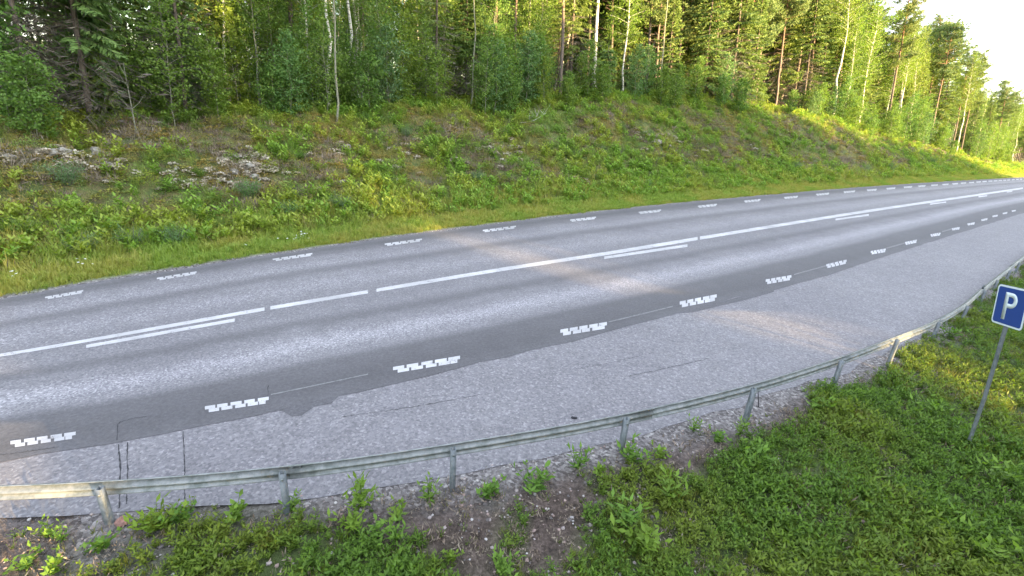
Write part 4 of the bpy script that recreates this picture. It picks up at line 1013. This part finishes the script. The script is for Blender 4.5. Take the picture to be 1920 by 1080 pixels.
# order: dwarf shrub x3, herb x2, grass x2, twig x2, moss x2
pick = np.where(f1+rng.normal(0, .09, n) < .44, np.where(u_ < .4, rng.integers(7, 9, n), np.where(u_ < .75, rng.integers(9, 11, n), rng.integers(0, 3, n))),
       np.where(f2+rng.normal(0, .08, n) < .5, np.where(u_ < .62, rng.integers(0, 3, n), np.where(u_ < .8, rng.integers(9, 11, n), rng.integers(5, 7, n))),
                np.where(u_ < .42, rng.integers(3, 5, n), np.where(u_ < .72, rng.integers(0, 3, n), rng.integers(5, 7, n)))))
low = (d < 3.6+1.4*(f1-.5)*4) | (d > 9); sw = low & (rng.random(n) < .75)
pick[sw] = np.where(rng.random(sw.sum()) < .6, rng.integers(3, 5, sw.sum()), rng.integers(5, 7, sw.sum()))
bare = (f2 < .36) & (rng.random(n) < .5)
k = ~bare
scl = rng.uniform(.7, 1.5, n)*np.where(s > 45, 1.35, 1); tint = np.clip((fbm(xy[:, 0]-9, xy[:, 1], .8, 3)-.5)*5+.4+rng.normal(0, .25, n), 0, 1)
scatter('ground_cover', 'dwarf shrubs, moss and herbs covering the road bank', [dwarf(1), dwarf(2, H=.26), dwarf(3, 70, .14), herb(4, 44, .36, .22, .10, .5), herb(5, 40, .28, .2, .085, .6), grass_t(6, 26, .34), grass_t(7, 22, .26), twigs(8), twigs(9, 50, .26), moss(10), moss(11, 90, .26)],
        np.c_[xy, z-.01][k], rng.random(k.sum())*6.28, scl[k], pick[k], tint[k])
# low leafy scrub over the whole slope
n = 2600
s = np.concatenate([rng.uniform(-16, 45, int(n*.7)), rng.uniform(45, 118, n-int(n*.7))]); d = rng.uniform(2.2, 11.5, n); xy = W(s, d); z = Hsd(s, d)
f1 = fbm(xy[:, 0]+50, xy[:, 1], .35, 3); top_ = sstep(6, 10, d); k = rng.random(n) < np.where(d < 4.2, .34, .20)+.75*top_+(f1 > .55)*.25
s, d, xy, z = s[k], d[k], xy[k], z[k]; n = len(s)
def scrub(seed, R_, H_, nl, leaf, wid, mat):
    r = np.random.default_rng(seed); a = Acc(); th = r.random(nl)*6.28; rr = R_*r.random(nl)**.6; hz = H_*(1-(rr/R_)**2)*r.uniform(.25, 1, nl)+.02
    c = np.stack([rr*np.cos(th), rr*np.sin(th), hz], 1); V, F_ = leaves(c, np.stack([np.cos(th), np.sin(th), .4+th*0], 1)+r.normal(0, .5, (nl, 3)), leaf*r.uniform(.7, 1.3, nl), leaf*wid, r, .12, tilt=nrm(r.normal(0, .5, (nl, 3))+np.array([0, 0, 1.])))
    a.add(V, F_, np.repeat(np.clip(hz/H_*.7+r.normal(.1, .18, nl), 0, 1), 4)); return a.mesh('scrub', mat)
scatter('low_scrub', 'low leafy scrub and young shoots on the road bank', [scrub(70, .42, .45, 420, .06, .55, M_herb), scrub(71, .35, .5, 320, .075, .38, M_herb), scrub(72, .5, .34, 480, .045, .6, M_heath), scrub(73, .3, .42, 260, .065, .6, M_aspen)],
        np.c_[xy, z-.02], rng.random(n)*6.28, rng.uniform(.5, 1.15, n), rng.integers(0, 4, n), np.clip((fbm(xy[:, 0], xy[:, 1]+9, .9, 2)-.5)*5+.4+rng.normal(0, .25, n), 0, 1))
# verge grass
n = 26000
s = np.concatenate([rng.uniform(-14, 40, int(n*.62)), rng.uniform(40, 125, n-int(n*.62))]); d = .12+np.abs(rng.normal(0, 1, n))*1.25
e_v = vnoise(s*1.3, s*0)*.25; k = (d > .12+e_v*.8) & (d < 3.6); s, d = s[k], d[k]; n = len(s)
xy = W(s, d); z = Hsd(s, d); hgt = np.clip(.5+d*.5, .4, 1.7)*rng.uniform(.55, 1.45, n)*np.where(s > 45, 1.3, 1)
tint = np.clip(.45+(fbm(xy[:, 0], xy[:, 1], .9, 3)-.5)*2.5+rng.normal(0, .2, n), 0, 1)
scatter('verge_grass', 'short yellow green grass along the far road edge', [grass_t(20, 34, .20, .10, .009, M_verge, .9), grass_t(21, 30, .25, .12, .009, M_verge, .9), grass_t(22, 40, .15, .12, .008, M_verge, 1.), herb(23, 24, .16, .1, .05)],
        np.c_[xy, z-.01], rng.random(n)*6.28, hgt, rng.choice([0, 1, 2, 0, 1, 2, 3], n), tint)
# flowers in the verge
fp = [(x + rng.normal(0, 9), y + rng.normal(0, 4)) for x, y in [(565,452)]*14+[(540,462)]*4+[(465,466)]*2+[(345,437)]*2+[(150,508)]*5+[(30,530)]*4+[(1095,384)]*3+[(700,425)]*2]
fp = ground_at(fp); 
def flower():
    r = np.random.default_rng(1); a = Acc(); aa = np.arange(7)/7*6.28; dv = np.stack([np.cos(aa), np.sin(aa), .4+aa*0], 1); V, F_ = leaves(np.repeat([[0, 0, .2]], 7, 0), dv, .028, .018, r, tilt=np.repeat([[0, 0, 1.]], 7, 0)); a.add(V, F_, .7); return a.mesh('flower', M_flower)
scatter('verge_flowers', 'scattered white flowers in the verge grass', [flower()], fp, rng.random(len(fp))*6.28, rng.uniform(.8, 1.2, len(fp)), np.zeros(len(fp)), rng.random(len(fp)))

# pale lichen cushions round the rocks
def lichen(seed, n=60, R=.16):
    r = np.random.default_rng(seed); a = Acc(); th = r.random(n)*6.28; rr = R*np.sqrt(r.random(n)); c = np.stack([rr*np.cos(th), rr*np.sin(th), .06*(1-(rr/R)**2)+r.random(n)*.02], 1)
    V, F_ = leaves(c, r.normal(0, 1, (n, 3))*np.array([1, 1, .4])+np.array([0, 0, .3]), .06, .045, r, tilt=nrm(r.normal(0, .5, (n, 3))+np.array([0, 0, 1.]))); a.add(V, F_, np.repeat(r.random(n), 4)); return a.mesh('lichen', M_lichleaf)
lp = []
for (x, y, sx, sy, k_) in [(190,290,22,9,26),(110,300,30,9,26),(205,315,25,9,16),(450,300,28,10,30),(470,325,28,10,40),(400,345,40,10,24),(650,276,16,7,12),(955,295,20,9,22),(930,275,18,6,8),(1240,266,26,8,34),(1215,258,10,5,10),(1085,338,16,4,12),(1385,302,30,10,18),(1300,290,40,12,14),(20,300,25,8,14),(520,290,60,16,14),(800,300,90,20,20),(230,335,60,12,14),(1520,320,30,7,10),(330,330,30,12,12),(580,330,60,18,12)]:
    for _ in range(int(k_*(.5 if x < 260 else .75))): lp.append((x+rng.normal(0, sx*.9), y+rng.normal(0, sy*1.1)))
lp = ground_at(lp); n = len(lp)
scatter('lichen', 'pale reindeer lichen on the stony bank', [lichen(60), lichen(61), lichen(62, 40, .1)], lp+np.array([0, 0, .03]), rng.random(n)*6.28, rng.uniform(.6, 1.5, n), rng.integers(0, 3, n), rng.random(n))

# camera side: green growth
def near_samples(n, x0=-450, x1=2500, y0=480, y1=1500):
    # uniform over ground area behind the lay-by edge
    s = rng.uniform(-22, 42, n); d = dl_bay(s)-rng.uniform(.0, 13, n)**1.0
    xy = W(s, d); q = P(np.c_[xy, np.full(n, -.2)]); dep = (np.c_[xy, np.full(n, -.2-CAM_H)]@CW)
    k = (dep > .8) & (q[:, 0] > x0) & (q[:, 0] < x1) & (q[:, 1] < y1) & (q[:, 1] > 300)
    return s[k], d[k], xy[k], q[k]
s, d, xy, q = near_samples(230000)
wm = wild_mask(xy[:, 0], xy[:, 1]); e_ = dl_bay(s)-d
k = rng.random(len(s)) < wm*np.where(np.hypot(xy[:, 0], xy[:, 1]) < 9, 1., .5); s, d, xy, q, wm, e_ = s[k], d[k], xy[k], q[k], wm[k], e_[k]
n = len(s); z = Hsd(s, d); f1 = fbm(xy[:, 0]+5, xy[:, 1], .9, 3); f2 = fbm(xy[:, 0]-20, xy[:, 1], 1.6, 3); u_ = rng.random(n)
thin_l = q[:, 0] < 1100
pick = np.where(f1+rng.normal(0, .06, n) < .5, np.where(u_ < .45, rng.integers(4, 7, n), rng.integers(0, 4, n)), np.where(u_ < .78, rng.integers(0, 4, n), rng.integers(4, 7, n)))
pick = np.where((u_ > .93), 7, pick)
tint = np.clip((fbm(xy[:, 0]-9, xy[:, 1]+4, .7, 3)-.5)*4+.25+rng.normal(0, .15, n)+.8*np.exp(-((q[:, 0]-1790)/110)**2-((q[:, 1]-760)/90)**2), 0, 1)
scl = .84*rng.uniform(.5, 1.3, n)*np.clip(.55+wm*.5, .5, 1.1)*np.where(f2 > .56, 1.25, .95)
scatter('wild_growth', 'mixed grass and leafy weeds on the near verge', [herb(40, 40, .15, .11, .05, .36, M_herb_near), herb(41, 44, .19, .12, .058, .34, M_herb_near), herb(42, 36, .11, .10, .042, .5, M_herb_near), herb(43, 40, .16, .10, .052, .3, M_herb_near), grass_t(44, 24, .13, .07, .0055, M_grass_near, .9), grass_t(45, 26, .11, .08, .005, M_grass_near, .9), grass_t(46, 20, .16, .06, .006, M_grass_near, .9), twigs(47, 26, .12, .1)],
        np.c_[xy, z-.01], rng.random(n)*6.28, scl, pick, tint)
print('near growth', n)
# dry litter and sparse tufts on the bare strip
s, d, xy, q = near_samples(60000)
e_ = dl_bay(s)-d; wm = wild_mask(xy[:, 0], xy[:, 1]); fl = fbm(xy[:, 0], xy[:, 1], 2.4, 3)
k = (e_ > .3) & (wm < .75) & (rng.random(len(s)) < np.where(fl > .5, .9, .35)); s, d, xy = s[k], d[k], xy[k]; n = len(s)
scatter('dry_litter', 'dry stalks and thin moss on the stony strip', [twigs(50, 22, .07, .08), twigs(51, 26, .10, .07), grass_t(52, 10, .10, .05, .003, M_grass_near), herb(53, 10, .06, .05, .02, .5, M_herb_near), twigs(54, 30, .06, .1)],
        np.c_[xy, Hsd(s, d)], rng.random(n)*6.28, rng.uniform(.6, 1.3, n), rng.choice([0, 1, 0, 2, 3, 4], n), rng.random(n))
# gravel
s, d, xy, q = near_samples(200000)
e_ = dl_bay(s)-d; fl = fbm(xy[:, 0]+7, xy[:, 1], .9, 3); near_c = np.hypot(xy[:, 0], xy[:, 1]) < 11
pr = np.where(e_ < .55, .34, np.where(fl > .5, .55, .28))*(e_ > -.03)*near_c*(e_ < 3)
pile = np.exp(-(((q[:, 0]-940)/150)**2+((q[:, 1]-970)/55)**2)); pr = np.maximum(pr, pile*.95)*np.where(q[:, 0] > 1350, .35, 1)
k = rng.random(len(s)) < pr; s, d, xy = s[k], d[k], xy[k]; n = len(s)
M_stone2 = plain('pink stone', (.36, .27, .235), .85, 0, (.20, .15, .13), 30); M_stone3 = plain('pale stone', (.46, .44, .41), .85, 0, (.28, .26, .25), 30); M_stone4 = plain('dark stone', (.13, .115, .11), .85)
PB = [rock_mesh(200+i, .7, mt_, 1) for i, mt_ in enumerate([M_stone, M_stone2, M_stone4, M_stone3, M_stone, M_stone4])]
scatter('gravel', 'loose gravel along the edge of the lay-by', PB, np.c_[xy, Hsd(s, d)], rng.random(n)*6.28, np.clip(rng.lognormal(-4.6, .42, n), .003, .028)*np.where(pile[k] > .3, 1.25, 1), rng.choice([0, 1, 2, 2, 3, 4, 5, 5, 1, 4], n), rng.random(n))
print('gravel', n)

# single weeds on the bare strip
def weed_mesh(seed, n=60, H=.22, R=.17, leaf=.06, wid=.42, st=9):
    me = herb(seed, n, H, R, leaf, wid, M_weed, st); return me
WM = [weed_mesh(300, 90, .20, .17, .06, .40, 12), weed_mesh(301, 70, .17, .15, .055, .55, 9), weed_mesh(302, 60, .26, .12, .065, .32, 8), weed_mesh(303, 50, .13, .13, .045, .5, 8)]
WEED = [(678,945,0,1.0,'leafy bright weed in the gravel left of the middle post'),(745,968,3,1.0,'flat green weed under the guardrail near the gravel'),(803,938,2,.8,'slim upright weed just left of the middle post'),(915,925,1,1.0,'round leaved weed right of the middle guardrail post'),(1000,915,0,1.05,'bright dense weed between middle and right hand posts'),
 (1082,875,2,.95,'tall weed growing in the gravel before the fourth post'),(1120,885,1,.7,'small weed beside the tall gravel weed'),(1185,862,0,1.05,'broad weed at the foot of the fourth post'),(1235,855,1,.75,'yellow green weed right of the fourth post'),(1345,825,1,.8,'small dense weed on soil before the fifth post'),(1300,805,2,.7,'thin weed by the lay-by edge near the fifth post'),
 (1385,812,2,.75,'weed at the foot of the fifth post'),(295,990,0,1.0,'leafy weed next to the reddish stone'),(345,975,1,.8,'low weed in the gravel left of the second post'),(440,970,1,.95,'broad leaved weed left of the second post'),(545,955,2,.7,'weed tuft against the second post'),
 (50,1058,3,1.1,'rosette weed in the bare soil at the left corner'),(120,1008,2,.6,'yellowish weed on the bare left soil'),(90,1000,3,.9,'dull green weed on the bare left soil'),(190,1025,1,.95,'leafy weed right of the bare left soil'),(100,1070,1,.8,'weed at the bottom left of the frame'),
 (745,1010,2,1.0,'upright weed in the dark soil left of the stone pile'),(700,1010,0,.9,'leafy weed next to the upright weed'),(845,1045,1,.7,'small weed below the stone pile'),(945,1070,0,.9,'bright weed at the bottom edge below the stones'),(660,985,0,.9,'weed at the edge of the green clump left of centre'),
 (1200,1020,0,1.5,'large willow herb clump at the bottom middle'),(1170,980,2,1.2,'upright stems of willow herb near the large clump'),(1260,940,2,1.2,'fresh green willow herb shoots in the grass'),(1420,870,0,1.1,'pale leafy clump in the middle of the verge'),(1530,765,0,1.0,'leafy clump beside the sixth post'),(1840,1040,0,1.4,'bluish leafy clump in the lower right corner'),(1850,900,2,1.2,'leafy stems below the sign pole foot'),(1780,630,1,1.2,'green weeds behind the eighth post'),(1600,745,1,1.0,'weed clump right of the sixth post'),(1740,775,0,1.1,'yellow green clump left of the sign pole')]
wp = near_ground([(a[0], a[1]+4) for a in WEED])
for (x, y, v, s_, lab), q in zip(WEED, wp):
    o = obj('weed', WM[v], loc=q, label=lab, cat='weed', group='leafy weeds on the near verge'); s_ *= 1.55 if y < 1000 else 1.3; o.scale = (s_, s_, s_*random.uniform(.75, .95)); o.rotation_euler[2] = random.uniform(0, 6)

# ------------------------------------------------------------------ the deep wood behind, and the wood behind the camera that shades the road
allt = [KIND['spruce'][i] for i in (0, 1, 2)]+[KIND['pine'][i] for i in (0, 2)]+[KIND['birch'][0], KIND['birch'][2]]
def joined(parts):
    """trunk and crown meshes of one tree as one mesh"""
    Vs, Fs, Ms, A, mi = [], [], [], [], []; n0 = 0
    quads = []; 
    for j, (nm_, me_) in enumerate(parts):
        nv = len(me_.vertices); co = np.empty(nv*3); me_.vertices.foreach_get('co', co); Vs.append(co.reshape(-1, 3))
        sh = np.empty(nv); me_.attributes['shade'].data.foreach_get('value', sh); A.append(sh)
        nl = len(me_.loops); li = np.empty(nl, int); me_.loops.foreach_get('vertex_index', li); quads.append(li.reshape(-1, 4)+n0); mi.append(np.full(nl//4, j)); Ms.append(me_.materials[0]); n0 += nv
    return mesh('tree', np.concatenate(Vs), [np.concatenate(quads)], Ms, {'shade': np.concatenate(A)}, midx=np.concatenate(mi))
JT = [joined(p_) for p_ in allt]
n = 1300
s = np.where(rng.random(n) < .4, rng.uniform(40, 100, n), rng.uniform(-45, 170, n)); d = forest_edge_d(s)+6.5+rng.random(n)*38
k = np.ones(n, bool); xy = W(s, d)
scatter('forest', 'dense wood behind the front trees', JT, np.c_[xy, Hsd(s, d)-.1], rng.random(n)*6.28, rng.uniform(.85, 1.05, n)*np.interp(s, [45, 60, 88, 105, 130], [1, 1.2, 1.05, .75, .72]), rng.integers(0, len(JT), n), rng.random(n))
n = 900
rng = np.random.default_rng(22)
s = rng.uniform(-55, 98, n); d = -(31+rng.random(n)*16)
xy = W(s, d)
SDv = np.array(SUN_AZ)/np.linalg.norm(SUN_AZ); lat = lambda p_: -p_[..., 0]*SDv[1]+p_[..., 1]*SDv[0]
k = np.ones(n, bool)
for gx, gy, hw_ in ((5.7, 9.1, 1.35), (-4.4, 3.1, 1.4)):      # narrow lanes through which low sun reaches the road
    k &= np.abs(lat(xy)-lat(np.array([gx, gy]))) > hw_
scw = rng.uniform(.96, 1.12, n)*np.interp(s, [10, 42, 80], [1.04, .97, .60])
scatter('forest', 'wood on the camera side of the road', JT, np.c_[xy, np.full(n, -.9)][k], rng.random(k.sum())*6.28, scw[k], rng.integers(0, len(JT), k.sum()), rng.random(k.sum()))
